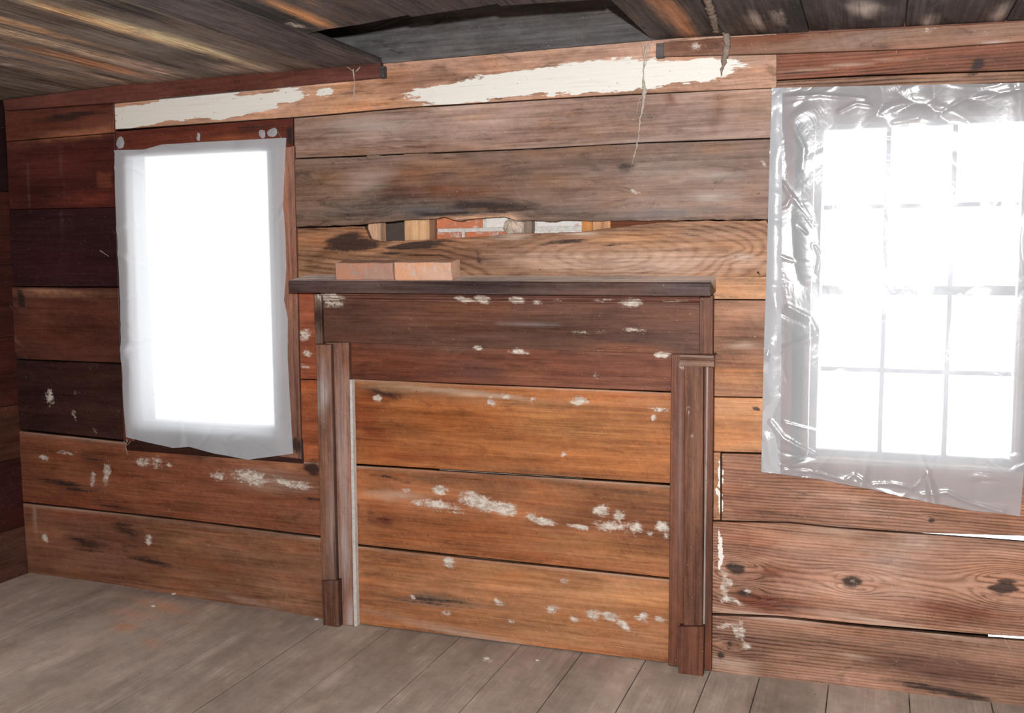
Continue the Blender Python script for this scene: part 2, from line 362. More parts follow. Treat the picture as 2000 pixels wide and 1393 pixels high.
    tt = np.vstack([tint.reshape(-1, 3), tint.reshape(-1, 3)[lp]*.5, tint.reshape(-1, 3)[lp]*.3])
    mm4 = np.vstack([mk.reshape(-1, 4), mk.reshape(-1, 4)[lp]*.3, mk.reshape(-1, 4)[lp]*0])
    off = rng.uniform(-50, 50, 3)
    if vert: gr = np.stack([VV[:, 2], VV[:, 0], VV[:, 1]], -1)+off
    else: gr = np.stack([VV[:, 0], VV[:, 2], VV[:, 1]], -1)+off
    ph = VV[:, 2].copy() if not vert else VV[:, 0].copy()
    if phase is not None: ph = phase(VV[:, 0], VV[:, 2])
    set_attrs(me, tt, mm4, gr, ph)
    o = link(name, me, mat, parent)
    if label: o['label'] = label
    me.validate()
    return recentre(o)

def boxmesh(name, x0, x1, y0, y1, z0, z1, mat, parent=None, tint=None, axis=0, bev=.002, taper=None):
    """bevelled box with wood attributes; axis = grain direction"""
    import bmesh
    bm = bmesh.new(); bmesh.ops.create_cube(bm, size=1)
    for v in bm.verts:
        v.co = Vector(((x0+x1)/2+v.co.x*(x1-x0), (y0+y1)/2+v.co.y*(y1-y0), (z0+z1)/2+v.co.z*(z1-z0)))
    bev = min(bev, .2*min(x1-x0, y1-y0, z1-z0))
    if bev > 0: bmesh.ops.bevel(bm, geom=bm.edges[:], offset=bev, segments=2, affect='EDGES', profile=.6)
    me = bpy.data.meshes.new(name); bm.to_mesh(me); bm.free()
    co = np.empty(len(me.vertices)*3); me.vertices.foreach_get('co', co); co = co.reshape(-1, 3)
    off = rng.uniform(-50, 50, 3); ax = [axis]+[i for i in (0, 2, 1) if i != axis]
    t = np.ones((len(co), 3))*(tint if tint is not None else np.array([.3, .2, .15]))
    set_attrs(me, t, np.zeros((len(co), 4)), co[:, ax]+off, co[:, ax[1]])
    return recentre(link(name, me, mat, parent))
def extrude_profile(name, prof, x0, x1, mat, parent, tint, n=90, tagn=None, label=None):
    """moulding: (y, z) profile swept along x"""
    xs = np.linspace(x0, x1, n); prof = np.array(prof, float); k = len(prof)
    V = np.array([(x, p[0], p[1]) for x in xs for p in prof])
    F = [(i*k+j, i*k+j+1, (i+1)*k+j+1, (i+1)*k+j) for i in range(n-1) for j in range(k-1)]
    F += [tuple(range(k)), tuple(range((n-1)*k, n*k))[::-1]]
    me = bpy.data.meshes.new(name); me.from_pydata(V.tolist(), [], F)
    t = np.ones((len(V), 1, 3))*tint; mk = eval_marks(tagn, V[:, None, 0], V[:, None, 2], t) if tagn else np.zeros((len(V), 1, 4))
    set_attrs(me, t[:, 0], mk[:, 0], V[:, [0, 2, 1]]+rng.uniform(-50, 50, 3), V[:, 2])
    o = link(name, me, mat, parent); me.validate()
    if label: o['label'] = label
    return recentre(o)
# general mapping of a board built facing -y onto floor / ceiling / side wall
def remap(o, how):
    me = o.data; n = len(me.vertices); co = np.empty(n*3, 'f'); me.vertices.foreach_get('co', co); co = co.reshape(-1, 3)
    base = np.array(o.location)+(np.array(o.parent.location) if o.parent else 0)
    co = co+base; x, y, z = co[:, 0].copy(), co[:, 1].copy(), co[:, 2].copy()
    if how == 'floor': nc = np.stack([x, z, np.interp(x, *FZ)-y], -1)
    elif how == 'ceil': nc = np.stack([x, -z, np.interp(x, *CZ)+y], -1)
    elif how == 'left': nc = np.stack([XL-y, x, z], -1)
    me.vertices.foreach_set('co', nc.astype('f').ravel()); me.update(); return recentre(o)
def marku(tagn, kind, u, v, ru, rv, s=1.0, ang=0.0, pw=2.0, rc=None):
    MARKS.append((tagn, kind, u, v, ru, rv, math.radians(ang), pw, s, rc))
XL = -3.815

# ================================================================== MARKS (places given as seen on the wall, radii in the same unit)
def C(px, py, rx, ry, col, s=.85, ang=0, pw=2.0, t='wall'): mark(t, 'c', px, py, rx, ry, s, ang, pw, col)
def W(px, py, rx, ry, s=1.0, ang=0, pw=6, t='wall'): mark(t, 'p', px, py, rx, ry, s, ang, pw)
def G(px, py, rx, ry, s=.9, ang=0, pw=2, t='wall'): mark(t, 'g', px, py, rx, ry, s, ang, pw)
def D(px, py, rx, ry, s=.9, ang=0, pw=2, t='wall'): mark(t, 'd', px, py, rx, ry, s, ang, pw)
def U(px, py, rx, ry, s=.7, ang=0, pw=2, t='wall'): mark(t, 'u', px, py, rx, ry, s, ang, pw)
# header board: white paint, brown ends
C(650, 190, 90, 40, (190, 138, 100), .9, t='head'); C(760, 160, 60, 40, (168, 112, 76), .8, t='head'); C(700, 200, 200, 12, (198, 140, 98), .6, t='head')
C(1000, 125, 330, 22, (168, 122, 98), .9, 5, t='head'); C(860, 128, 70, 10, (92, 56, 42), .8, 5, t='head'); C(1455, 130, 70, 30, (186, 150, 130), .9, t='head'); C(1100, 110, 60, 14, (108, 72, 56), .7, 5, t='head')
W(340, 215, 128, 24, 1, 5.5, t='head'); W(480, 210, 75, 13, 1, 5.5, 3, t='head'); W(560, 190, 45, 12, .85, 6, 2, t='head'); W(640, 178, 20, 9, .8, 6, 2, t='head'); W(500, 196, 110, 12, .9, 5, 3, t='head')
W(1010, 165, 210, 25, 1, 4.2, 10, t='head'); W(1300, 143, 135, 24, 1, 3.2, 5, t='head'); W(1180, 150, 120, 25, 1, 3.7, 6, t='head'); W(1400, 135, 40, 18, .6, 3, 2, t='head')
D(968, 190, 12, 6, .8, t='head'); D(1155, 177, 14, 6, .9, t='head'); C(1170, 144, 24, 7, (165, 118, 92), .9, t='head')
# first long board: washed grey with water rings
C(640, 268, 90, 50, (132, 106, 92), .8); C(780, 260, 150, 60, (152, 126, 114), .8); C(930, 255, 120, 40, (168, 136, 122), .7); C(1100, 240, 160, 50, (178, 142, 124), .8)
C(1350, 225, 150, 50, (176, 144, 128), .8); C(1400, 230, 14, 36, (128, 78, 48), .75); C(1128, 245, 14, 30, (140, 98, 72), .6); C(1190, 232, 14, 12, (142, 96, 72), .5)
C(1305, 205, 10, 26, (132, 90, 66), .6, 35); C(1230, 240, 20, 12, (150, 108, 80), .5); U(1250, 280, 60, 8, .6); U(720, 240, 90, 24, .5); C(600, 250, 30, 40, (140, 112, 96), .7)
# second long board
C(640, 370, 80, 60, (124, 94, 70), .8); C(690, 400, 90, 24, (112, 100, 92), .8); C(780, 380, 100, 36, (84, 66, 58), .75); C(870, 320, 90, 22, (142, 98, 70), .7); C(800, 345, 60, 20, (130, 84, 56), .6)
C(900, 372, 130, 14, (122, 72, 46), .8); C(860, 415, 160, 16, (92, 84, 80), .85); C(980, 400, 120, 12, (84, 66, 58), .8); C(1040, 340, 30, 20, (96, 82, 76), .8); C(960, 335, 70, 18, (144, 100, 72), .7)
C(1100, 350, 90, 40, (128, 94, 74), .8); C(1170, 330, 50, 20, (104, 78, 66), .8); C(1000, 410, 50, 9, (150, 92, 56), .7); C(1120, 415, 120, 14, (108, 90, 80), .8)
C(1330, 340, 180, 60, (148, 124, 112), .85); C(1220, 320, 30, 34, (112, 82, 72), .7, -40); C(1350, 415, 140, 12, (120, 104, 98), .8); C(1440, 300, 50, 14, (156, 112, 80), .6); U(1440, 385, 60, 12, .8); U(1430, 345, 50, 8, .6)
C(940, 426, 80, 5, (206, 154, 116), .9); C(1000, 428, 16, 8, (210, 162, 126), .9); D(640, 300, 60, 5, .45); D(900, 300, 90, 10, .5, 3); D(760, 385, 70, 12, .6); D(990, 405, 100, 12, .75); D(880, 420, 90, 8, .7); D(1170, 322, 40, 16, .55, -30); D(700, 420, 80, 9, .5); D(1240, 320, 22, 26, .5, -40)
C(1290, 232, 26, 6, (120, 78, 56), .9, 60); C(1308, 196, 7, 16, (124, 80, 58), .9, 20); C(1272, 232, 14, 5, (120, 76, 54), .9); C(1060, 205, 60, 10, (150, 112, 94), .7); C(940, 282, 120, 6, (120, 96, 86), .7, 3); C(820, 290, 90, 8, (126, 100, 88), .8, 3)
G(1243, 375, 8, 5, .9); G(1490, 322, 5, 8, .8, 30); U(700, 350, 60, 20, .5)
# third long board: swirled grain, dark charred streaks at its left end
C(640, 470, 60, 20, (150, 100, 64), .8); D(690, 468, 48, 13, 1.25, 6); D(700, 480, 60, 14, 1.2, 5); D(640, 500, 44, 6, .8); D(830, 482, 70, 9, 1.0, 6); D(760, 500, 110, 6, .7, 4); C(640, 530, 70, 14, (112, 80, 58), .8)
C(900, 500, 120, 20, (158, 108, 74), .8); C(1000, 500, 80, 30, (140, 98, 76), .8); C(1130, 510, 120, 26, (196, 156, 130), .9); C(1300, 510, 200, 26, (204, 164, 138), .9); C(1250, 462, 120, 12, (206, 148, 100), .9, 4); C(1420, 450, 70, 14, (196, 150, 118), .9)
D(1120, 472, 60, 6, .8, 4); D(1230, 476, 50, 4, .9, 6); D(1370, 460, 60, 4, .7, 5); D(940, 505, 8, 24, .7, 20); U(1140, 455, 40, 5, 1); U(1000, 462, 40, 6, 1); D(1437, 500, 9, 5, .6); U(1450, 500, 20, 8, .8)
D(1480, 540, 3, 7, .9, 20); D(1484, 565, 5, 3, .9)
# short boards right of the mantel
C(1450, 562, 60, 16, (214, 160, 116), .9); C(1450, 610, 60, 14, (184, 136, 104), .9); C(1450, 645, 60, 26, (140, 92, 66), .9); C(1450, 690, 60, 10, (152, 104, 76), .8); U(1445, 672, 30, 8, .8)
C(1450, 730, 60, 24, (204, 140, 88), .95); C(1450, 715, 60, 8, (150, 84, 46), .7); C(1450, 830, 60, 40, (206, 142, 88), .9); D(1480, 758, 6, 4, 1); D(1477, 797, 8, 3, 1)
# lower right boards
C(1470, 950, 50, 50, (140, 82, 62), .9); C(1580, 945, 80, 14, (160, 104, 70), .9, -8); C(1650, 985, 110, 16, (206, 164, 140), .95, -8); C(1500, 1000, 60, 10, (128, 72, 52), .9); D(1560, 962, 60, 6, .6, -8); D(1520, 1003, 70, 7, .7, -4)
C(1850, 1010, 140, 20, (160, 112, 84), .9, -6); C(1620, 1010, 60, 10, (184, 142, 118), .8, -6); D(1815, 1012, 8, 8, .9)
W(1411, 955, 4, 52, .95, -1, 8); W(1406, 1070, 4, 50, .7, -1, 3); G(1412, 1135, 14, 40, .7); G(1437, 1176, 22, 6, .95, -20); G(1420, 1168, 12, 9, 1.05); G(1425, 1140, 9, 8, .95)
C(1480, 1060, 70, 30, (138, 86, 64), .9); C(1620, 1040, 120, 12, (170, 130, 100), .85, -4); C(1620, 1080, 110, 34, (182, 138, 116), .9); C(1760, 1080, 60, 44, (206, 172, 154), .9); C(1860, 1100, 120, 40, (180, 132, 106), .9); C(1720, 1160, 140, 14, (190, 146, 122), .85); C(1500, 1180, 100, 16, (126, 66, 42), .9); C(1900, 1200, 120, 24, (136, 84, 62), .9)
C(1540, 1120, 60, 24, (128, 72, 50), .8); D(1440, 1112, 22, 14, 1.1, -20); D(1455, 1158, 20, 12, 1.0); G(1462, 1158, 8, 7, .7); D(1672, 1138, 22, 17, 1.1); G(1670, 1136, 7, 6, .5); D(1970, 1150, 28, 18, 1.4, 10); D(1975, 1145, 12, 12, 1.4)
U(1500, 1204, 110, 6, 1, -2); U(1750, 1222, 200, 7, 1, -4.5); U(1640, 1035, 50, 8, .6)
C(1560, 1250, 140, 30, (150, 108, 84), .9); C(1700, 1275, 160, 16, (162, 120, 96), .8); C(1850, 1300, 160, 24, (128, 88, 70), .9); D(1880, 1352, 150, 12, .9, -5); C(1480, 1275, 50, 30, (138, 98, 80), .8); D(1428, 1262, 18, 5, 1, 60); D(1410, 1280, 8, 14, .9); G(1448, 1232, 6, 18, 1.0); G(1437, 1234, 6, 14, .9); G(1416, 1222, 18, 6, .9); G(1455, 1262, 8, 8, 1.0); U(1440, 1300, 50, 14, .9)
D(1760, 1290, 40, 16, .5); U(1690, 1280, 40, 5, .7)
# boards above the right window
C(1560, 85, 70, 14, (138, 82, 54), .8); C(1640, 135, 140, 16, (150, 86, 58), .8, 3); C(1900, 110, 60, 20, (148, 84, 58), .8); D(1910, 120, 14, 26, .9, -25); D(1560, 145, 60, 5, .6); C(1850, 150, 140, 8, (178, 134, 104), .8, 3); D(1940, 152, 50, 5, .6)
U(1640, 128, 100, 3, .9, 3)
# left wall section
C(120, 240, 110, 26, (76, 38, 26), .8); C(150, 262, 100, 9, (128, 78, 52), .8, 4); D(150, 225, 90, 8, .7, 4)
C(170, 390, 60, 16, (102, 40, 24), .7); C(200, 350, 15, 15, (98, 48, 32), .8, 0, 6); C(120, 320, 90, 34, (72, 28, 22), .5); U(53, 350, 1.6, 56, .7); U(121, 345, 1.6, 56, .6); U(121, 450, 1.6, 40, .3); C(120, 520, 110, 40, (44, 16, 20), .9)
C(110, 572, 90, 8, (150, 108, 84), .85); C(90, 610, 50, 34, (96, 52, 34), .7); C(180, 640, 60, 50, (84, 40, 26), .7); D(42, 590, 9, 22, 1.1, 25); D(40, 690, 30, 10, 1.1, -20); U(45, 668, 14, 3, .9, -30); U(45, 600, 8, 16, .4)
G(96, 772, 8, 18, .95); G(150, 765, 14, 5, .5); G(145, 805, 6, 14, .6); G(186, 840, 8, 12, .5); G(85, 895, 8, 8, 1); G(184, 937, 7, 16, .9); G(208, 925, 8, 24, .95); D(150, 950, 90, 14, .7, -3)
C(150, 990, 110, 24, (116, 56, 34), .7); C(300, 960, 150, 30, (122, 70, 46), .7); D(200, 905, 44, 22, .6); D(240, 990, 60, 8, .6, -6)
G(130, 885, 30, 5, .7); G(280, 905, 18, 10, .75); G(310, 905, 14, 14, .75); G(335, 910, 6, 6, .9); G(432, 928, 18, 12, .75); G(495, 935, 40, 17, 1.0, -8); G(560, 945, 30, 10, 1.0, -15); G(592, 952, 24, 14, .7); U(520, 940, 80, 22, .6); D(608, 920, 18, 20, 1.1); D(600, 975, 40, 6, .8); C(520, 905, 100, 8, (164, 108, 66), .8, -6); C(450, 900, 120, 8, (158, 104, 70), .6, -6)
C(520, 1000, 120, 24, (128, 86, 62), .8); C(100, 1030, 40, 40, (104, 62, 42), .8); C(220, 1060, 110, 50, (96, 60, 44), .8); D(165, 1058, 48, 14, .9, -8); D(260, 1045, 34, 40, .7); C(470, 1070, 140, 26, (140, 98, 66), .8); C(430, 1115, 160, 16, (108, 62, 36), .8, -6); C(560, 1165, 80, 20, (150, 110, 82), .8); U(500, 1178, 100, 8, .35, -8); D(300, 1100, 80, 12, .6, -8)
G(90, 1050, 8, 9, 1); G(293, 1056, 9, 12, 1); D(620, 1070, 40, 4, .6); U(70, 1010, 3, 30, .6)
G(595, 655, 13, 15, .9); G(600, 690, 8, 16, .8, 60); G(592, 715, 4, 24, .7, 70)
# boards closing the fireplace
def K(*a, **k): C(*a, t='cover', **k)
K(740, 770, 50, 20, (62, 28, 16), .9); K(720, 830, 40, 60, (133, 62, 23), .9); K(850, 765, 140, 12, (159, 120, 84), .9, ang=-2); K(1050, 785, 160, 14, (167, 110, 67), .9); K(900, 830, 150, 40, (163, 92, 36), .9); K(1150, 840, 160, 50, (186, 120, 60), .9); K(1060, 925, 180, 9, (127, 82, 53), .9, ang=-3); K(1200, 900, 120, 16, (186, 110, 47), .8, ang=-3); K(1250, 780, 60, 10, (174, 127, 87), .8); K(850, 900, 120, 10, (142, 73, 31), .8)
K(760, 930, 90, 16, (98, 62, 35), .85); K(730, 985, 40, 24, (133, 71, 30), .9); K(860, 940, 120, 9, (123, 90, 63), .8, ang=-3); K(1000, 960, 120, 16, (152, 97, 57), .8); K(1200, 970, 120, 30, (167, 109, 62), .9); K(900, 1040, 130, 24, (155, 88, 42), .9); K(1180, 1080, 140, 24, (169, 110, 63), .9, ang=-4); K(1180, 955, 130, 6, (98, 67, 47), .8, ang=-3.5); K(730, 1020, 30, 14, (83, 35, 21), .8); K(750, 1050, 60, 12, (142, 80, 38), .8)
K(800, 1100, 100, 20, (131, 82, 50), .85); K(900, 1175, 100, 12, (93, 69, 52), .85); K(1000, 1130, 120, 24, (163, 109, 63), .85); K(1220, 1170, 110, 30, (186, 131, 82), .9); K(820, 1200, 100, 20, (150, 86, 43), .9); K(1100, 1230, 150, 30, (169, 116, 72), .9); K(730, 1180, 30, 40, (119, 62, 33), .9); K(1240, 1260, 90, 20, (167, 114, 75), .8)
def Gk(*a, **k): G(*a, t='cover', **k)
Gk(732, 782, 9, 9, 1); Gk(958, 783, 9, 8, 1); Gk(985, 772, 10, 8, .8); Gk(1133, 785, 18, 9, 1.1); Gk(1285, 800, 26, 6, .9); Gk(1272, 818, 9, 8, .8); Gk(1098, 888, 6, 7, .9); Gk(1040, 780, 9, 5, .6)
Gk(858, 962, 17, 11, 1.05); Gk(790, 958, 9, 5, .8); Gk(935, 982, 40, 16, 1.15, ang=-8); Gk(985, 995, 28, 16, 1.2, ang=-10); Gk(850, 990, 70, 12, .75, ang=-6); Gk(1060, 1017, 26, 8, 1.1, ang=-6); Gk(1036, 1010, 16, 8, .9); Gk(1125, 1026, 26, 6, 1.1, ang=-4); Gk(1175, 992, 19, 14, 1.05); Gk(1210, 1004, 13, 12, 1.0); Gk(1190, 1026, 34, 12, 1.0); Gk(1238, 1030, 19, 14, .95); Gk(1293, 1030, 17, 15, 1.05); Gk(1300, 1048, 9, 8, 1); Gk(1270, 1040, 10, 7, .8)
Gk(875, 1098, 13, 13, 1.1); Gk(977, 1176, 11, 8, .9); Gk(1075, 1187, 15, 12, .9); Gk(1118, 1206, 12, 8, 1); Gk(1155, 1200, 16, 11, 1.05); Gk(1190, 1204, 22, 10, 1.1); Gk(1220, 1222, 26, 8, 1, ang=-30); Gk(1257, 1206, 16, 12, .9); Gk(1288, 1210, 18, 8, .6); Gk(998, 1212, 8, 6, .9); Gk(876, 1200, 10, 7, .6); Gk(1098, 1134, 14, 5, .8); Gk(806, 1171, 6, 4, 1.1)
D(740, 768, 40, 10, .8, -12, t='cover'); D(745, 935, 60, 8, .8, -4, t='cover'); D(880, 1178, 90, 9, .6, t='cover'); U(760, 970, 70, 9, .5, t='cover'); U(880, 1178, 60, 10, .4, t='cover'); D(716, 1010, 14, 20, .6, t='cover'); U(905, 768, 120, 6, .9, -2, t='cover'); U(950, 1245, 200, 10, .5, -6, t='cover')
# mantel
def Km(*a, **k): C(*a, t='mantel', **k)
Km(690, 620, 90, 30, (58, 40, 36), .95); Km(820, 640, 160, 16, (86, 60, 48), .8); Km(900, 605, 200, 9, (128, 84, 62), .7); Km(1000, 660, 200, 14, (100, 66, 50), .7); Km(1200, 610, 150, 14, (122, 80, 60), .8); Km(1240, 660, 120, 12, (90, 62, 52), .8); Km(1250, 683, 120, 10, (140, 90, 66), .8); Km(860, 675, 150, 8, (96, 70, 54), .8); Km(1100, 630, 120, 10, (92, 60, 48), .8)
Km(780, 705, 90, 24, (104, 54, 34), .9); Km(950, 715, 80, 26, (92, 56, 44), .8); Km(1050, 715, 60, 30, (132, 76, 48), .8); Km(1170, 720, 70, 30, (122, 70, 50), .8); Km(1250, 740, 70, 20, (138, 82, 58), .8)
def Gm(*a, **k): G(*a, t='mantel', **k)
Gm(650, 583, 32, 9, 1.15); Gm(912, 583, 18, 8, 1.1); Gm(948, 583, 18, 9, 1.15); Gm(1014, 584, 15, 7, 1.05); Gm(1050, 588, 10, 5, .8); Gm(1240, 588, 26, 9, 1.0); Gm(1190, 585, 26, 5, .7); Gm(1320, 587, 26, 3, .8); Gm(1090, 583, 12, 4, .7)
Gm(933, 680, 13, 3.5, 1.1); Gm(1012, 684, 28, 4, 1.1); Gm(1292, 694, 19, 7, 1.15); Gm(1170, 733, 8, 10, .5); Gm(1245, 643, 30, 4, .7); Gm(1160, 645, 40, 5, .6); Gm(1335, 712, 8, 12, .7); Gm(1355, 850, 5, 10, .5); Gm(1353, 800, 5, 20, .4); Gm(655, 598, 22, 6, .7)
U(637, 770, 12, 40, .95, t='mantel'); U(640, 760, 9, 60, .6, t='mantel'); U(672, 900, 14, 160, .45, t='mantel'); U(676, 1060, 8, 60, .85, t='mantel'); U(690, 1180, 14, 40, .7, t='mantel'); U(1330, 900, 4, 200, .3, t='mantel'); U(1040, 632, 60, 3, .4, t='mantel'); U(655, 1000, 10, 100, .3, t='mantel')
Km(635, 1180, 16, 46, (84, 62, 54), .8); Km(634, 690, 16, 16, (124, 84, 66), .8); Km(1360, 1180, 30, 40, (96, 62, 48), .6); Km(1358, 950, 10, 240, (134, 90, 68), .6)

# ================================================================== SETTING
# ---- floor boards
floor = struct(empty('floor', (-1.2, -2.4, 0)))
seams = [-3.80, -3.51, -3.229, -2.948, -2.685, -2.418, -2.140, -1.870, -1.555, -1.29, -1.04, -.79, -.541, -.363, -.123, .142, .40, .66, .93, 1.2, 1.5, 1.72]
def fmark(px, py, kind, ru, rv, s=1.0, rc=None, ang=0, pw=2.0):
    q = PZ(px, py, 0.01); marku('floor', kind, q[0], q[1], ru, rv, s, ang, pw, None if rc is None else alb(rc, q, (0, 0, 1), FLK))
FLK = 1.45
for (px, py, ru, rv) in ((330, 1200, .16, .05), (250, 1210, .10, .05), (300, 1190, .14, .04), (240, 1235, .07, .05), (360, 1225, .10, .015), (300, 1262, .06, .03), (420, 1195, .08, .02)):
    fmark(px, py, 'c', ru, rv, .6, (158, 116, 90), ang=-8)
for (px, py, ru, rv) in ((370, 1175, .22, .06), (470, 1190, .2, .04), (300, 1170, .3, .05)): fmark(px, py, 'c', ru, rv, .6, (104, 90, 84))
for (px, py) in ((297, 1185), (410, 1220), (345, 1160), (620, 1212), (950, 1286)): fmark(px, py, 'g', .03, .018, .9)
for (px, py) in ((610, 1289), (705, 1287), (1268, 1364)): fmark(px, py, 'c', .012, .02, .9, (120, 74, 54))
fmark(1500, 1385, 'c', .1, .1, .6, (112, 96, 86)); fmark(900, 1250, 'c', .5, .06, .4, (118, 104, 96))
for i in range(len(seams)-1):
    x0, x1 = seams[i]+.0012, seams[i+1]-.0012
    if i in (5,): x1 -= .0015
    v = 1+rng.uniform(-.06, .06)
    base = alb((150, 131, 118), ((x0+x1)/2, -.9, 0), (0, 0, 1), FLK) if x0 > -3.9 else None
    base = alb((158, 141, 128), (-1.0, -.7, 0), (0, 0, 1), FLK)*v*1.22
    o = plank('floorboard', [(x0, 0.03), (x1, 0.03)], [(x0, -5.0), (x1, -5.0)], .0005*rng.uniform(-1, 1), .024, M['floor'], None, floor, 'floor', step=.03, kind='xz', vert=True, cup=0, albedo=base)
    remap(o, 'floor')

# ---- ceiling boards (the middle ones broken off short of the wall)
ceil = struct(empty('ceiling', (-1.2, -2.4, 2.3)))
CK = 1.15
def cmark(px, py, kind, ru, rv, s=1.0, rc=None, ang=0, pw=2.0):
    q = PZ(px, py, 2.295); marku('ceil', kind, q[0], -q[1], ru, rv, s, ang, pw, None if rc is None else np.clip(lin(rc)*np.array([1.9, 2.0, 2.0]), .004, .85))
for a in ((60, 55, .03, .5, (170, 130, 96)), (230, 50, .035, .55, (186, 146, 112)), (330, 75, .03, .35, (200, 158, 124)), (120, 90, .05, .5, (186, 150, 124)), (300, 135, .05, .16, (176, 140, 122)), (40, 110, .03, .45, (150, 120, 98)), (190, 125, .05, .3, (152, 104, 72)), (590, 30, .03, .24, (150, 106, 72)), (450, 130, .1, .10, (132, 110, 98)), (130, 150, .06, .3, (120, 98, 84)), (640, 20, .02, .2, (96, 74, 62)), (1310, 40, .03, .3, (140, 92, 62)), (1280, 20, .03, .3, (112, 76, 56)), (240, 160, .02, .2, (170, 140, 122))):
    cmark(a[0], a[1], 'c', a[2], a[3], .85, a[4])
for (px, py, ru, rv) in ((570, 50, .02, .06), (10, 123, .03, .03), (1480, 45, .02, .12), (1530, 35, .02, .1), (1700, 10, .05, .1), (1820, 30, .02, .1), (1600, 60, .15, .02), (1950, 15, .02, .14)): cmark(px, py, 'u', ru, rv, 1.0)
cmark(575, 52, 'g', .03, .05, .8); cmark(520, 30, 'd', .1, .4, .8); cmark(250, 20, 'd', .06, .3, .7); cmark(400, 110, 'd', .06, .3, .6); cmark(1560, 30, 'd', .08, .3, .7)
ceils = [(-3.86, -3.45, 0), (-3.45, -3.06, 0), (-3.06, -2.685, 0), (-2.685, -2.38, 0), (-2.38, -2.10, 0), (-2.10, -1.85, 0),
         (-1.85, -1.42, 1), (-1.42, -1.107, 2), (-1.107, -.782, 3), (-.782, -.52, 0), (-.52, -.24, 0), (-.24, .06, 0), (.06, .36, 0), (.36, .68, 0), (.68, 1.0, 0), (1.0, 1.35, 0), (1.35, 1.72, 0)]
ends = {1: [(-1.85, .568), (-1.75, .60), (-1.62, .612), (-1.50, .645), (-1.42, .664)], 2: [(-1.42, .645), (-1.3, .662), (-1.2, .672), (-1.107, .69)], 3: [(-1.107, .668), (-1.0, .655), (-.9, .64), (-.782, .617)]}
for k, (x0, x1, e) in enumerate(ceils):
    x0 += .0015; x1 -= .0015
    top = [(x0, 5.0), (x1, 5.0)]; bot = [(x0, 0.0), (x1, 0.0)]
    if e: bot = [(min(max(a, x0), x1), c) for a, c in ends[e]]
    g = (86, 76, 68) if x1 < -2.0 else (60, 54, 52)
    base = np.clip(lin(g)*(2.1 if x1 < -1.8 else 1.6)*rng.uniform(.85, 1.15), 0, .8)
    o = plank('ceiling_board', top, bot, rng.uniform(0, .003), .022, M['ceil'], None, ceil, 'ceil', step=.02, kind='xz', vert=True, cup=0, albedo=base, rag=.006 if e else 0)
    remap(o, 'ceil')

# ---- left side wall
wl = struct(empty('wall_left', (XL, -2.4, 0)))
lz = [2.30, 1.815, 1.50, 1.165, .865, .60, .27, -.01]
zs = [PX(px, py, XL) for (px, py) in ((8, 374), (12, 518), (13, 659), (17, 793), (20, 899), (22, 1035))]
lz = [2.31]+[float(q[2]) for q in zs]+[-.01]
lcol = [(38, 20, 20), (72, 32, 24), (70, 30, 24), (78, 34, 26), (88, 50, 34), (66, 26, 24), (92, 58, 46)]
for i in range(len(lz)-1):
    a, c = lz[i]-.001, lz[i+1]+.001
    o = plank('plank', [(-5.0, a), (.02, a)], [(-5.0, c), (.02, c)], rng.uniform(-.001, .002), .022, M['dark'], None, wl, 'left', step=.03, kind='xz', albedo=np.clip(alb(lcol[i], (XL, -.3, 1.2), (1, 0, 0), 2.2), 0, .6))
    remap(o, 'left')

# ---- the fireplace wall
wb = struct(empty('wall_back', (-1.2, 0, 0)))
def pl(top, bot, col, mat='old', y=None, **k):
    y = rng.uniform(-.002, .002) if y is None else y
    return plank('plank', top, bot, y, .022, M[mat], col, wb, **k)
pl([(9, 190), (222, 165)], [(12, 276), (223, 259)], (74, 38, 28), 'dark')
pl([(12, 277), (223, 260)], [(18, 409), (226, 405)], (56, 22, 18), 'dark')
pl([(18, 410), (226, 406)], [(22, 559), (231, 560)], (38, 16, 18), 'dark', y=.003)
pl([(22, 561), (231, 562)], [(28, 701), (237, 709)], (64, 34, 25), 'dark', y=-.003)
pl([(28, 703), (237, 711)], [(36, 838), (243, 860)], (42, 22, 18), 'dark')
pl([(36, 842), (245, 864), (400, 886), (640, 906)], [(44, 980), (340, 1012), (640, 1049)], (104, 58, 36), 'warm', y=-.002, ledge=.7)
pl([(44, 983), (340, 1015), (640, 1053)], [(56, 1135), (222, 1160), (640, 1225)], (100, 64, 44), 'warm', y=-.005, ledge=.8)
pl([(222, 150), (745, 105), (1268, 62), (1517, 50)], [(225, 253), (575, 229), (800, 209), (1180, 186), (1517, 171)], (184, 140, 114), 'old', y=-.004, step=.010, tagn='head')
pl([(574, 231), (800, 211), (1180, 188), (1540, 171)], [(575, 309), (1040, 290), (1260, 278), (1540, 268)], (164, 132, 116), 'old', y=0.0)
def ph_swirl(x, z):
    c0 = P(1180, 500); c1 = P(1330, 505)
    d = np.sqrt(((x-c0[0])/3.6)**2+(z-c0[2])**2+1e-4)
    flow = z + .10*np.exp(-((x-c0[0])/.5)**2)*0
    wgt = np.clip((x-P(860, 500)[0])/.5, 0, 1)
    k = P(1437, 500); r2 = ((x-k[0])/1.8)**2+(z-k[2])**2
    z2 = d*1.3
    return z2*wgt+(z-c0[2]+.05+.03*np.sin(x*3))*(1-wgt)-.0009*(z-k[2])/np.maximum(r2, .0009)*1.0
pl([(575, 311), (1040, 292), (1260, 280), (1540, 270)], [(575, 443), (700, 439), (780, 431), (850, 428), (868, 424), (900, 432), (925, 428), (985, 424), (1010, 432), (1250, 431), (1540, 429)], (128, 100, 84), 'old', y=-.006, rag=.0025, step=.010)
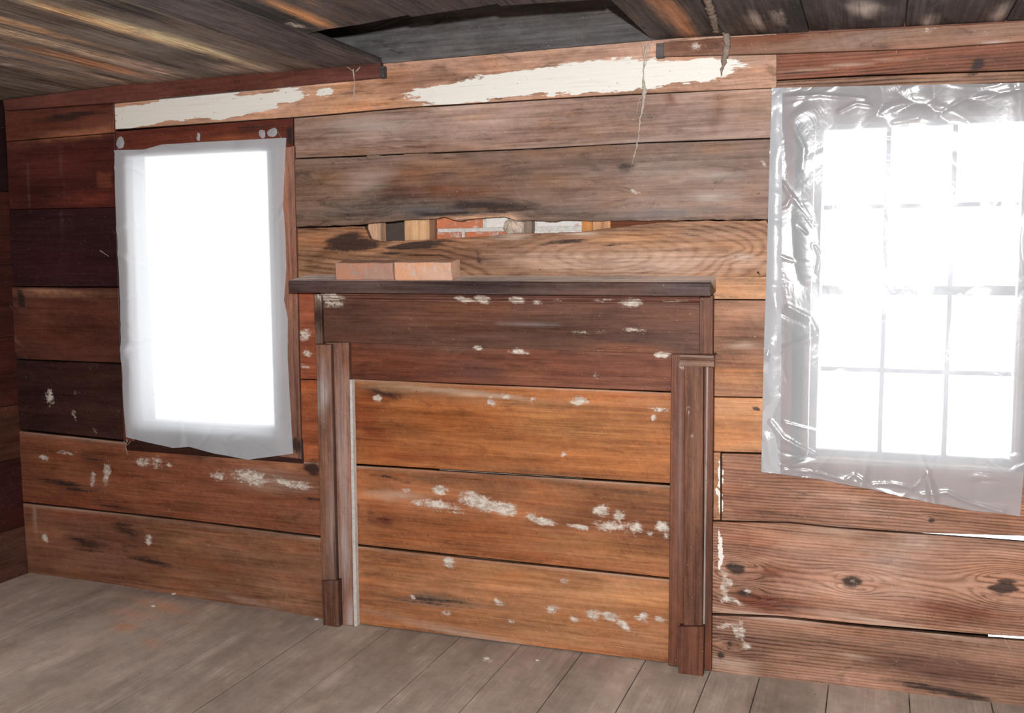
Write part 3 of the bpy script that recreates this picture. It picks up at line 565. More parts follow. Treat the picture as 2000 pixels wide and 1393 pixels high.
pl([(576, 447), (712, 442), (722, 466), (740, 471), (850, 468), (960, 462), (1000, 456), (1040, 456), (1130, 453), (1190, 446), (1290, 434), (1380, 431), (1540, 431)], [(577, 566), (1540, 538)], (170, 124, 90), 'swirl', y=.0, ragt=.002, phase=ph_swirl, step=.009)
pl([(1380, 540), (1540, 540)], [(1380, 584), (1540, 585)], (208, 154, 112), 'old')
pl([(1380, 586), (1540, 587)], [(1380, 774), (1540, 777)], (160, 108, 76), 'warm')
pl([(1380, 776), (1540, 779)], [(1380, 882), (1540, 886)], (200, 138, 88), 'warm')
pl([(1380, 884), (1407, 884)], [(1380, 1016), (1407, 1016)], (190, 132, 90), 'warm')
def knots(lst):
    K2 = [(P(px, py), r) for px, py, r in lst]
    def f(x, z):
        ph = z.copy()*1.0
        for k, r in K2:
            dx, dz = (x-k[0])/2.2, z-k[2]; r2 = dx*dx+dz*dz
            ph = ph - r*r*dz/np.maximum(r2, (r*.8)**2)
        return ph
    return f
pl([(1410, 886), (1540, 889), (1560, 925), (1790, 940), (2060, 980)], [(1409, 1017), (1540, 1020), (1640, 1030), (1800, 1041), (2060, 1049)], (176, 124, 96), 'ring', y=-.003, phase=knots([(1815, 1012, .008)]), step=.010)
pl([(1380, 1019), (1540, 1022), (1640, 1032), (1800, 1044), (2060, 1064), (2400, 1084)], [(1380, 1197), (1520, 1203), (1690, 1220), (1930, 1240), (2060, 1248), (2400, 1285)], (184, 134, 106), 'ring', y=-.008, phase=knots([(1440, 1112, .045), (1455, 1158, .035), (1670, 1137, .035), (1972, 1148, .06)]), step=.009)
pl([(1380, 1202), (1520, 1208), (1690, 1226), (1930, 1248), (2060, 1257), (2400, 1294)], [(1380, 1330), (1600, 1355), (2060, 1415), (2400, 1460)], (160, 116, 92), 'ring', y=-.006, phase=knots([(1428, 1262, .02)]), step=.010)
pl([(2062, 60), (2400, 40)], [(2062, 1050), (2400, 1080)], (150, 104, 78), 'old', step=.03)
pl([(1517, 60), (1800, 40), (2400, 0)], [(1517, 156), (1700, 146), (2060, 134), (2400, 126)], (140, 82, 56), 'ring', y=-.002, step=.010)
pl([(1517, 158), (1700, 148), (2060, 136), (2400, 128)], [(1517, 205), (2060, 190), (2400, 185)], (164, 118, 90), 'ring', y=0.0)
pl([(574, 560), (640, 562)], [(582, 740), (640, 741)], (146, 76, 46), 'warm', y=.002)
pl([(582, 742), (640, 743)], [(588, 905), (640, 905)], (142, 74, 38), 'warm', y=.0)
# sooty board of the wall above the ceiling, seen through the broken ceiling
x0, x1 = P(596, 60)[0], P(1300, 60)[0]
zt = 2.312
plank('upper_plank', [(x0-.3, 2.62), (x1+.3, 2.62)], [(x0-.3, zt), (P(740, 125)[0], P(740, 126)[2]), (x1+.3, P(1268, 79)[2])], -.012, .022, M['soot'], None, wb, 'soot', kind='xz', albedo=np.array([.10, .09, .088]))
# studs behind the missing strip of board
cu = .03
def behind(name, px0, px1, yf, depth, col, par, z0=1.0, z1=2.2, mat='raw'):
    a, c = P(px0, 450, yf)[0], P(px1, 450, yf)[0]
    return boxmesh(name, a, c, yf, yf+depth, z0, z1, M[mat], par, alb(col, (a, yf, 1.6)), axis=2)
behind('stud', 719, 743, .028, .05, (206, 160, 124), wb)
behind('stud', 790, 838, .030, .05, (206, 158, 112), wb)
behind('stud', 841, 849, .034, .06, (130, 90, 66), wb)
behind('stud', 1023, 1039, .026, .06, (150, 126, 112), wb)
behind('stud', 1136, 1156, .030, .06, (196, 132, 68), wb)
behind('stud', 1157, 1192, .027, .05, (214, 158, 108), wb)
a, c = P(1192, 440, .03)[0], P(1330, 440, .03)[0]
boxmesh('batten', a, c, .03, .05, 1.60, 1.78, M['raw'], wb, alb((120, 62, 34), (a, 0, 1.7)), axis=0)

# outer sheathing behind, broken where daylight shows between boards
sh = struct(empty('wall_outer', (-1.2, .2, 0)))
WX = [(-3.125, -2.400, .80, 2.005), (-.225, .445, .83, 1.985)]
za, zb_ = P(1900, 1047, .13)[2], P(1970, 1246, .13)[2]
xa = P(1800, 1045, .13)[0]; xb = P(1930, 1246, .13)[0]
def sheath(x0, x1, z0, z1): boxmesh('sheathing', x0, x1, .13, .15, z0, z1, M['shell'], sh, bev=0)
sheath(-4.0, WX[0][0], -.1, 2.9); sheath(WX[0][0], WX[0][1], -.1, WX[0][2]); sheath(WX[0][0], WX[0][1], WX[0][3], 2.9)
sheath(WX[0][1], WX[1][0], -.1, 2.9); sheath(WX[1][0], WX[1][1], WX[1][3], 2.9); sheath(WX[1][1], 1.9, WX[1][2], 2.9)
sheath(WX[1][0], xa, -.1, WX[1][2]); sheath(xa, 1.9, za+.04, WX[1][2]); sheath(xa, xb, -.1, za-.035); sheath(xb, 1.9, zb_+.03, za-.035); sheath(xb, 1.9, -.1, zb_-.03)
# unseen sides of the room, attic above
def shell(name, x0, x1, y0, y1, z0, z1): return struct(boxmesh(name, x0, x1, y0, y1, z0, z1, M['shell'], None, bev=0))
shell('wall_right', 1.72, 1.80, -5.1, .13, -.1, 2.9); shell('wall_front', -3.9, 1.8, -5.1, -5.0, -.1, 2.9)
shell('wall_left_outer', -3.95, -3.845, -5.1, .13, -.1, 2.9); shell('attic_roof', -3.95, 1.8, -5.1, .15, 2.9, 2.95); shell('subfloor', -3.95, 1.8, -5.1, .15, -.14, -.04)

# chimney breast glimpsed through the gap
ch = empty('brick_chimney', (P(960, 450, .06)[0], .12, 0)); tag(ch, 'limewashed brick chimney breast showing through the gap between the wall boards above the mantel', 'chimney')
cx0, cx1 = P(850, 450, .05)[0], P(1136, 450, .05)[0]
boxmesh('mortar', cx0, cx1, .062, .125, .02, 2.25, M['mortar'], ch, bev=0)
rowz = [P(900, 462, .05)[2], P(900, 440, .05)[2]]
bh = .052
for r in range(-3, 5):
    zc = P(900, 463, .055)[2]+r*.066-.006
    xs0 = cx0+(0 if r % 2 else -.09)
    k = 0
    while xs0 < cx1-.03:
        xa0, xa1 = max(xs0, cx0)+.001, min(xs0+.20, cx1)
        if xa1-xa0 > .03:
            white = xa0 > P(925, 450, .05)[0]+.02
            bo = boxmesh('brick', xa0, xa1, .054+rng.uniform(0, .003), .12, zc-bh/2, zc+bh/2, M['brick_w' if white else 'brick_c'], ch, bev=.004)
        xs0 += .212
import bmesh
bm = bmesh.new(); bmesh.ops.create_icosphere(bm, subdivisions=3, radius=1)
pc = P(1003, 446, .03); rl = random.Random(4)
for v in bm.verts:
    k = 1+.22*math.sin(v.co.x*5+v.co.z*3)*math.cos(v.co.y*4+v.co.z*6)+rl.uniform(-.05, .05); v.co = Vector((pc[0]+v.co.x*.040*k, .042+v.co.y*.022*k, pc[2]+v.co.z*.040*k))
me = bpy.data.meshes.new('mortar_lump'); bm.to_mesh(me); bm.free(); o = recentre(link('mortar_lump', me, plain('tan_mortar', (.66, .52, .42), .95, var=.35, sc=70, bump=.8), ch)); o['label'] = 'tan lump of squeezed-out mortar'
# ---- trims: ledger strips under the ceiling
t1 = struct(plank('trim_1', [(6, 195), (225, 167), (743, 121)], [(9, 216), (220, 201), (741, 151)], -.03, .03, M['dark'], (84, 46, 38), None, 'trim', step=.015)); 
e = boxmesh('end_block', P(741, 140, -.03)[0], P(750, 140, -.03)[0], -.032, 0, P(745, 152, -.03)[2], P(745, 129, -.03)[2], M['soot'], None, np.array([.07, .06, .06])); struct(e); e.name = 'trim_3'
C(1350, 95, 80, 20, (104, 58, 36), .95, t='trim'); C(1500, 85, 100, 20, (128, 72, 42), .95, 4, t='trim'); C(1700, 75, 120, 14, (178, 144, 124), .9, 4, t='trim'); C(1950, 60, 140, 12, (160, 120, 98), .9, 3, t='trim'); G(1362, 88, 16, 10, .9, t='trim'); G(1815, 62, 16, 10, .6, t='trim'); D(1400, 95, 30, 12, .6, t='trim'); D(1750, 85, 100, 5, .6, 3, t='trim'); U(1950, 85, 30, 4, .8, t='trim')
t2 = struct(plank('trim_2', [(1296, 82), (1424, 73), (1620, 63), (2000, 42), (2400, 20)], [(1296, 110), (1516, 105), (1800, 95), (2000, 81), (2400, 62)], -.022, .022, M['old'], (150, 104, 80), None, 'trim', step=.012, ragt=.001))
e = boxmesh('trim_4', P(1281, 95, -.03)[0], P(1296, 95, -.03)[0], -.03, 0, P(1290, 112, -.03)[2], P(1290, 84, -.03)[2], M['soot'], None, np.array([.10, .085, .085])); struct(e)

# ================================================================== WINDOWS
def rect(name, px, Y, th, mat, par, tint, x0, x1, z0, z1, axis=0, bev=.003): return boxmesh(name, x0, x1, Y, Y+th, z0, z1, M[mat], par, tint, axis=axis, bev=bev)
w1 = struct(empty('window_1', (-2.76, .05, .8)))
x0, x1, z0, z1 = WX[0]
C(400, 262, 180, 16, (96, 44, 28), .8, t='case'); D(500, 250, 90, 9, .7, 4, t='case'); D(573, 262, 9, 30, 1.2, t='case'); C(480, 270, 60, 8, (128, 66, 34), .7, t='case'); D(255, 272, 20, 10, .6, t='case')
plank('head_casing', [(225, 257), (571, 231)], [(225, 308), (571, 290)], -.012, .03, M['dark'], (88, 40, 30), w1, 'case')
D(585, 872, 12, 22, 1.4, t='case')  # dark patch painted in for the shadowed gap at the sill's right corner
plank('side_casing', [(538, 287), (574, 285)], [(545, 892), (588, 897)], -.013, .03, M["mantel"], (124, 84, 68), w1, 'case', vert=True)
plank('side_casing', [(224, 300), (250, 300)], [(242, 862), (262, 862)], -.010, .03, M['dark'], (96, 48, 34), w1, 'case', vert=True)
plank('apron', [(243, 838), (590, 858)], [(246, 880), (592, 906)], -.006, .03, M['dark'], (46, 24, 20), w1, 'case')
lt = np.array([.62, .60, .58])
rect('jamb', 0, .018, .13, 'sash', w1, lt, x0-.012, x0+.004, z0, z1, 2); rect('jamb', 0, .018, .13, 'sash', w1, lt, x1-.004, x1+.012, z0, z1, 2)
rect('head', 0, .018, .13, 'sash', w1, lt, x0, x1, z1-.004, z1+.012); rect('sill', 0, .0, .16, 'sash', w1, lt, x0, x1, z0-.03, z0+.004)
sf = empty('sash', ((x0+x1)/2, .1, z0)); sf.parent = w1; sf.location = Vector(((x0+x1)/2, .1, z0))-w1.location
def sub(name, par, root, *a, **k):
    o = boxmesh(name, *a, **k); w_ = o.location.copy(); o.parent = par; o.location = w_-(par.location+root.location); return o
def sash(root, sf, xs, zs, Y, st, mun, rail, glass):
    X0, X1, Z0, Z1 = xs[0], xs[-1], zs[0], zs[-1]
    tn = np.array([.42, .40, .40])
    sub('stile', sf, root, X0-st, X0, Y, Y+.035, Z0-st, Z1+st, M['sash'], None, tn); sub('stile', sf, root, X1, X1+st, Y, Y+.035, Z0-st, Z1+st, M['sash'], None, tn)
    sub('rail', sf, root, X0, X1, Y, Y+.035, Z0-st, Z0, M['sash'], None, tn); sub('rail', sf, root, X0, X1, Y, Y+.035, Z1, Z1+st, M['sash'], None, tn)
    for x in xs[1:-1]: sub('muntin', sf, root, x-mun/2, x+mun/2, Y+.006, Y+.028, Z0, Z1, M['sash'], None, tn)
    for i, z in enumerate(zs[1:-1]):
        hh = rail if i == (len(zs)-3)//2 and len(zs) > 3 else mun
        for a, c in zip(xs[:-1], xs[1:]): sub('muntin' if hh == mun else 'meeting_rail', sf, root, a+mun/2, c-mun/2, Y+.004, Y+.030, z-hh/2, z+hh/2, M['sash'], None, tn)
    for a, c in zip(xs[:-1], xs[1:]):
        for p, q in zip(zs[:-1], zs[1:]): sub('pane', sf, root, a+mun*.4, c-mun*.4, Y+.016, Y+.018, p+mun*.4, q-mun*.4, M['glass'], None, tn, bev=0)
sash(w1, sf, [x0+.014, x1-.012], [z0+.014, z1-.012], .022, .012, .014, .03, None)
w2 = struct(empty('window_2', (.11, .05, .85)))
x0, x1, z0, z1 = WX[1]
plank('side_casing', [(1528, 192), (1556, 192)], [(1516, 921), (1544, 923)], -.010, .03, M['mantel'], (150, 92, 74), w2, 'case2', vert=True)
plank('head_casing', [(1530, 186), (2062, 170)], [(1556, 236), (2062, 224)], -.008, .03, M['mantel'], (150, 100, 84), w2, 'case2')
plank('side_casing', [(2030, 190), (2062, 190)], [(2016, 980), (2050, 985)], -.010, .03, M['mantel'], (150, 92, 74), w2, 'case2', vert=True)
plank('apron', [(1545, 902), (2040, 925)], [(1545, 926), (1700, 945), (1850, 972), (2040, 985)], -.008, .03, M['mantel'], (150, 98, 80), w2, 'case2')
dk = np.array([.25, .15, .12])
rect('jamb', 0, .018, .13, 'old', w2, dk, x0-.012, x0+.004, z0, z1, 2); rect('jamb', 0, .018, .13, 'old', w2, dk, x1-.004, x1+.012, z0, z1, 2)
rect('head', 0, .018, .13, 'old', w2, dk, x0, x1, z1-.004, z1+.012); rect('sill', 0, -.005, .155, 'old', w2, np.array([.45, .38, .35]), x0, x1, z0-.03, z0+.004)
sf2 = empty('sash'); sf2.parent = w2; sf2.location = Vector(((x0+x1)/2, .07, z0))-w2.location
Ys = .06
xs = [P(q, 567, Ys)[0] for q in (1601, 1727, 1855, 1988)]; zz = [P(1730, q, Ys)[2] for q in (884, 724, 567, 403, 249)]
sash(w2, sf2, xs, zz, Ys, .026, .015, .032, None)
C(1840, 930, 250, 40, (150, 100, 80), .01)

# ================================================================== FIREPLACE MANTEL
mt = empty('fireplace_mantel', (-1.4, -.05, 0)); tag(mt, 'dark worn wooden fireplace mantel with a dusty shelf and tall pilasters against the plank wall', 'mantelpiece')
def mp(name, top, bot, Y, col0, Yb=0.0, vert=False, mat='mantel', label=None, step=.012):
    col = (col0[0]*.97, col0[1]*.90, col0[2]*.84)
    o = plank(name, top, bot, Y, Yb-Y, M[mat], col, mt, 'mantel', vert=vert, label=label, step=step); return o
mp('upper_frieze', [(622, 577), (1372, 580)], [(622, 667), (760, 672), (1372, 695)], -.012, (104, 70, 56))
mp('lower_frieze', [(668, 664), (760, 667), (1318, 690)], [(668, 740), (900, 749), (1318, 765)], -.009, (122, 72, 52))
mp('end_batten', [(612, 574), (627, 574)], [(616, 672), (630, 672)], -.030, (112, 98, 94), vert=True, label='greyed end batten')
mp('end_batten', [(1366, 577), (1393, 577)], [(1366, 692), (1392, 692)], -.030, (120, 80, 62), vert=True)
mp('pilaster_back', [(636, 669), (681, 669)], [(645, 1222), (690, 1222)], -.030, (134, 100, 86), vert=True)
bo = boxmesh('white_edge', P(681, 940, -.03)[0]-.004+.012, P(681, 940, -.03)[0]+.0225, -.027, -.001, 0.005, P(685, 742, -.03)[2], M['mortar'], mt); bo['label'] = 'white inner edge'  # separate white strip along the inner side of the pilaster back
mp('pilaster_back', [(1311, 692), (1394, 692)], [(1305, 1300), (1389, 1311)], -.030, (118, 76, 58), vert=True)
mp('pilaster_shaft', [(617, 673), (646, 673)], [(628, 1134), (657, 1134)], -.052, (122, 92, 80), Yb=-.03, vert=True)
mp('pilaster_shaft', [(1337, 712), (1374, 712)], [(1335, 1224), (1372, 1224)], -.052, (124, 82, 62), Yb=-.03, vert=True)
mp('plinth_block', [(628, 1134), (660, 1134)], [(631, 1224), (662, 1225)], -.062, (104, 76, 66), Yb=-.03, vert=True)
mp('plinth_block', [(1326, 1224), (1375, 1224)], [(1325, 1320), (1373, 1322)], -.064, (112, 72, 56), Yb=-.03, vert=True)
for px, py0, py1 in ((1379.5, 712, 1300),):
    a = P(px, 900, -.03)[0]; boxmesh('bead', a-.003, a+.004, -.038, -.03, 0.012, P(px, py0, -.03)[2], M['mantel'], mt, np.array([.34, .27, .24]), axis=2, bev=.002)
a, c = P(1328, 700, -.07)[0], P(1394, 700, -.07)[0]; zt, zb = P(1360, 694, -.07)[2], P(1360, 716, -.05)[2]
extrude_profile('capital', [(-.03, zt), (-.074, zt), (-.076, zt-.008), (-.066, zt-.011), (-.058, zt-.018), (-.062, zt-.021), (-.060, zb+.002), (-.052, zb), (-.03, zb)], a, c, M['mantel'], mt, np.array([.24, .15, .12]), n=12)
# crown moulding under the shelf
zc0 = P(1000, 575, -.05)[2]; a, c = P(628, 585, -.05)[0], P(1366, 585, -.05)[0]
extrude_profile('crown_moulding', [(-.012, zc0+.002), (-.060, zc0+.002), (-.060, zc0-.006), (-.052, zc0-.011), (-.044, zc0-.011), (-.040, zc0-.018), (-.030, zc0-.024), (-.022, zc0-.027), (-.022, zc0-.031), (-.012, zc0-.033)], a, c, M['mantel'], mt, np.array([.17, .075, .055]), n=170, tagn='mantel')
# shelf: slopes a little towards the room
YF = -.135
xa_, xb_ = P(564, 550, YF)[0], P(1387, 551, YF)[0]
zf1, zf0 = P(1000, 549.5, YF)[2], P(1000, 575, YF)[2]
SL = .019
nx, prof = 220, [(.0, zf0+SL*.6), (YF, zf0), (YF-.001, zf0+.003), (YF-.002, zf1-.006), (YF+.002, zf1-.001), (YF+.006, zf1)]
ny = 10; prof += [(YF+.006+(0-YF-.006)*i/ny, zf1+SL*i/ny) for i in range(1, ny+1)]
xsn = np.linspace(xa_, xb_, nx); prof = np.array(prof); kk = len(prof)
V = np.array([(x, p[0], p[1]+.0012*math.sin(x*2.1)) for x in xsn for p in prof])
F = [(i*kk+j, i*kk+j+1, (i+1)*kk+j+1, (i+1)*kk+j) for i in range(nx-1) for j in range(kk-1)]+[tuple(range(kk)), tuple(range((nx-1)*kk, nx*kk))[::-1]]
me = bpy.data.meshes.new('shelf'); me.from_pydata(V.tolist(), [], F)
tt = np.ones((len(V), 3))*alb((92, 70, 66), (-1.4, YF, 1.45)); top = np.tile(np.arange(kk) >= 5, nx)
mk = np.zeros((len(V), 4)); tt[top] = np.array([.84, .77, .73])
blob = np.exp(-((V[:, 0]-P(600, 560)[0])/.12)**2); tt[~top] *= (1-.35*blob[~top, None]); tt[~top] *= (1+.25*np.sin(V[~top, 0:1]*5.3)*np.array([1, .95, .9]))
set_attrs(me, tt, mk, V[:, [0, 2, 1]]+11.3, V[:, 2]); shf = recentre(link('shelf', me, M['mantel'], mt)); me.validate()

cv = empty('fireplace_cover', (-1.35, 0, 0)); tag(cv, 'three wide orange-brown boards nailed over the fireplace opening between the pilasters', 'fireplace cover')
def cp(top, bot, col, y, led=.8): plank('board', top, bot, y, .02, M['warm'], col, cv, 'cover', step=.008, ledge=led)
cp([(660, 739), (900, 751), (1330, 768)], [(660, 904), (1000, 925), (1330, 946)], (166, 98, 46), .011)
cp([(660, 908), (1000, 929), (1330, 950)], [(665, 1060), (1330, 1131)], (146, 88, 50), .006)
cp([(665, 1064), (1330, 1135)], [(670, 1214), (703, 1219), (1310, 1296), (1330, 1298)], (152, 98, 60), .002)

# ================================================================== THINGS
ang = math.atan2(SL, -YF)
def brick(px0, px1, Yf, dep, mat, label, zh=.061, yaw=0):
    a, c = P(px0, 545, Yf)[0], P(px1, 545, Yf)[0]
    import bmesh
    bm = bmesh.new(); bmesh.ops.create_cube(bm, size=1)
    for v in bm.verts: v.co = Vector((v.co.x*(c-a), v.co.y*dep, (v.co.z+.5)*zh))
    bmesh.ops.bevel(bm, geom=bm.edges[:], offset=.006, segments=3, affect='EDGES', profile=.6)
    bmesh.ops.subdivide_edges(bm, edges=[e for e in bm.edges if e.calc_length() > .03], cuts=6, use_grid_fill=True)
    for v in bm.verts:
        k = .0016*math.sin(v.co.x*71+v.co.z*60)*math.cos(v.co.y*55+v.co.x*23); v.co += Vector((k, k, k if v.co.z > .02 else 0))
    me = bpy.data.meshes.new('brick'); bm.to_mesh(me); bm.free()
    o = link('brick', me, M[mat]); yc = Yf+dep/2
    o.location = ((a+c)/2, yc, zf1+SL*(yc-YF-.006)/(-YF-.006)+.0005); o.rotation_euler = (ang, 0, math.radians(yaw)); tag(o, label, 'brick', 'bricks lying on the mantel shelf'); return o
brick(656, 768, -.118, .088, 'brick_a', 'dull red brick with grey mortar smears, left one on the mantel shelf', .068, .6)
brick(771, 883, -.124, .090, 'brick_b', 'pale orange brick with chipped corners, right one on the mantel shelf', .070, -.6)

# plastic sheets
def sheet(name, top, bot, left, right, Y, mat, seed, amp, step=.006, creases=()):
    r = np.random.default_rng(seed)
    T = [P(*q, Y)[[0, 2]] for q in top]; Bm = [P(*q, Y)[[0, 2]] for q in bot]; Lf = [P(*q, Y)[[0, 2]] for q in left]; Rt = [P(*q, Y)[[0, 2]] for q in right]
    n = int(abs(T[-1][0]-T[0][0])/step); mm = int(abs(Lf[0][1]-Lf[-1][1])/step)
    u = np.linspace(0, 1, n+1); v = np.linspace(0, 1, mm+1)
    t, b_, l, rr = polyat(T, u), polyat(Bm, u), polyat(Lf, v), polyat(Rt, v)
    U_, V_ = np.meshgrid(u, v, indexing='ij')
    G_ = (1-V_)[..., None]*t[:, None]+V_[..., None]*b_[:, None]+(1-U_)[..., None]*l[None]+U_[..., None]*rr[None]
    G_ -= ((1-U_)*(1-V_))[..., None]*t[0]+(U_*(1-V_))[..., None]*t[-1]+((1-U_)*V_)[..., None]*b_[0]+(U_*V_)[..., None]*b_[-1]
    X, Z = G_[..., 0], G_[..., 1]
    d = np.zeros_like(X); edge = np.minimum(np.minimum(U_, 1-U_)*(n*step), np.minimum(V_, 1-V_)*(mm*step))
    for k in range(30):
        cx, cz = r.uniform(X.min(), X.max()), r.uniform(Z.min(), Z.max())
        if r.random() < .75:
            s_ = r.integers(0, 4)
            if s_ == 0: cx = X.min()+r.uniform(0, .14)
            elif s_ == 1: cx = X.max()-r.uniform(0, .14)
            elif s_ == 2: cz = Z.min()+r.uniform(0, .16)
            else: cz = Z.max()-r.uniform(0, .10)
        a = r.uniform(-.5, .5)+(math.pi/2 if r.random() < .4 else 0); ln_, wd = r.uniform(.04, .20), r.uniform(.005, .020)
        uu = (X-cx)*math.cos(a)+(Z-cz)*math.sin(a); vv = -(X-cx)*math.sin(a)+(Z-cz)*math.cos(a)+uu**2*r.uniform(-3, 3)
        d += r.uniform(.3, 1)*r.choice([-1, 1])*wd*.55*np.exp(-(uu/ln_)**2)*np.exp(-(vv/wd)**2)
    for k in range(7):
        kx, kz, p = r.normal(0, 12), r.normal(0, 8), r.uniform(0, 6.28); d += .0016*np.sin(kx*X+kz*Z+p)
    for cr in creases:
        pp = np.array([P(a, c, Y)[[0, 2]] for a, c in cr[0]]); wd, am = cr[1], cr[2]; best = np.full(X.shape, 9.0)
        for (ax_, az_), (bx_, bz_) in zip(pp[:-1], pp[1:]):
            ex, ez = bx_-ax_, bz_-az_; L2 = ex*ex+ez*ez; tq = np.clip(((X-ax_)*ex+(Z-az_)*ez)/L2, 0, 1)
            best = np.minimum(best, np.hypot(X-ax_-tq*ex, Z-az_-tq*ez))
        d += am*np.exp(-(best/wd)**2)*.6
    belly = -.006*np.sin(np.pi*U_)*np.sin(np.pi*V_)
    Yv = Y+belly-np.abs(d)*amp - .0002
    Vt = np.stack([X, Yv, Z], -1).reshape(-1, 3); idx = np.arange(len(Vt)).reshape(n+1, mm+1)
    F_ = np.stack([idx[:-1, :-1], idx[:-1, 1:], idx[1:, 1:], idx[1:, :-1]], -1).reshape(-1, 4)
    me = bpy.data.meshes.new(name); me.from_pydata(Vt.tolist(), [], F_.tolist())
    o = link(name, me, M[mat], None, True); recentre(o); return o
s1 = sheet('plastic_sheet', [(224, 294), (283, 292), (316, 283), (373, 279), (467, 274), (560, 269)], [(247, 854), (337, 875), (370, 873), (420, 886), (485, 898), (530, 892), (573, 886)],
           [(224, 294), (226, 380), (230, 486), (235, 593), (237, 665), (240, 760), (247, 854)], [(560, 269), (558, 305), (554, 395), (558, 466), (560, 522), (556, 586), (563, 622), (562, 701), (568, 800), (573, 886)], -.020, 'milky', 3, 1.0)
tag(s1, 'milky white plastic sheet glowing with daylight over the left window', 'plastic sheet')
s2 = sheet('plastic_sheet', [(1508, 172), (1700, 168), (1850, 165), (2012, 162)], [(1487, 922), (1600, 936), (1700, 955), (1800, 978), (1900, 998), (1960, 1004), (1992, 1009)],
           [(1508, 172), (1503, 300), (1500, 430), (1496, 560), (1492, 700), (1489, 800), (1487, 922)], [(2012, 162), (2010, 400), (2006, 700), (2002, 900), (1992, 1009)], -.024, 'clear', 11, 1.3, .004, creases=[
    ([(1514, 345), (1530, 360), (1545, 384), (1536, 402), (1512, 410)], .007, .006), ([(1508, 300), (1528, 274)], .004, .004), ([(1505, 824), (1530, 856), (1588, 888)], .010, .007), ([(1532, 825), (1600, 843)], .005, .004),
    ([(1522, 908), (1545, 916), (1600, 924), (1650, 938), (1668, 926), (1700, 946), (1745, 944), (1780, 952)], .006, .005), ([(1800, 966), (1850, 962), (1895, 982), (1960, 1000)], .007, .006), ([(1925, 905), (1958, 926), (2004, 906)], .006, .005),
    ([(1535, 190), (1600, 186), (1690, 194)], .006, .005), ([(1640, 218), (1672, 202), (1700, 206)], .006, .005), ([(1830, 225), (1880, 195), (2008, 172)], .007, .005), ([(1745, 240), (1790, 232), (1800, 222)], .007, .005), ([(1590, 480), (1602, 500), (1596, 530)], .008, .006), ([(1560, 440), (1575, 455)], .005, .004),
    ([(1503, 560), (1512, 620), (1498, 700)], .006, .005), ([(1545, 380), (1560, 400), (1590, 440)], .008, .004), ([(1540, 600), (1580, 620), (1600, 660)], .010, .004), ([(1550, 250), (1570, 290), (1566, 330)], .010, .004)])
tag(s2, 'wrinkled clear plastic sheet tacked over the many-paned right window', 'plastic sheet')
hem = sheet('folded_hem', [(1508, 172), (1528, 172)], [(1487, 922), (1524, 926)], [(1508, 172), (1500, 430), (1492, 700), (1487, 922)], [(1528, 172), (1527, 430), (1526, 700), (1524, 926)], -.027, 'fold', 5, .8, .005)
wl_ = hem.location.copy(); hem.parent = s2; hem.location = wl_-s2.location

# scraps of plastic stapled to the head casing of the left window
def scrap(px, py, rx, ry, label, rot=0):
    c = P(px, py, -.016); s = pxs(px, py); r = random.Random(px); n = 9
    pts = [(c[0]+math.cos(a+rot)*rx*s*r.uniform(.75, 1.25), -.0125-.004*r.random(), c[2]+math.sin(a+rot)*ry*s*r.uniform(.75, 1.25)) for a in [6.283*i/n for i in range(n)]]
    me = bpy.data.meshes.new('plastic_scrap'); me.from_pydata([(c[0], -.018, c[2])]+pts, [], [(0, i+1, (i+1) % n+1) for i in range(n)])
    o = recentre(link('plastic_scrap', me, M['fold'])); tag(o, label, 'plastic scrap', 'torn plastic scraps on the window head')
scrap(235, 279, 8, 9, 'square grey plastic scrap stapled above the top left corner of the milky sheet')
scrap(512, 261, 7, 8, 'small curled plastic scrap on the window head, just left of the larger one')
scrap(532, 260, 11, 8, 'larger torn plastic scrap near the right end of the window head board')
scrap(387, 267, 4, 7, 'thin plastic sliver sticking up in the middle of the window head board', .6)

# cobwebs and mud
def strand(name, pts, rad, Y, mat, label, cat, group=None, seed=1, branch=()):
    r = random.Random(seed); V, F_ = [], []
    def tube(pp, rr):
        P3 = [Vector(P(a, c, Y-0.0)) for a, c in pp]; dense = []
        for i in range(len(P3)-1):
            k = max(2, int((P3[i+1]-P3[i]).length/.008))
            for j in range(k): dense.append((P3[i].lerp(P3[i+1], j/k), rr[i]+(rr[i+1]-rr[i])*j/k))
        dense.append((P3[-1], rr[-1])); b0 = len(V); ns = 7
        for q, ra in dense:
            q = q+Vector((r.gauss(0, .0012), r.gauss(0, .001), 0)); ra *= r.uniform(.65, 1.4)
            for s in range(ns):
                a = 6.283*s/ns; V.append((q.x+math.cos(a)*ra*r.uniform(.7, 1.3), q.y+math.sin(a)*ra*.7, q.z+r.gauss(0, .001)))
        for i in range(len(dense)-1):
            for s in range(ns): F_.append((b0+i*ns+s, b0+i*ns+(s+1) % ns, b0+(i+1)*ns+(s+1) % ns, b0+(i+1)*ns+s))
        F_.append(tuple(b0+s for s in range(ns))); F_.append(tuple(b0+(len(dense)-1)*ns+s for s in range(ns)))
    tube(pts, rad)
    for pp, rr in branch: tube(pp, rr)
    me = bpy.data.meshes.new(name); me.from_pydata(V, [], F_); o = recentre(link(name, me, M[mat], None, True)); me.validate(); tag(o, label, cat, group); return o
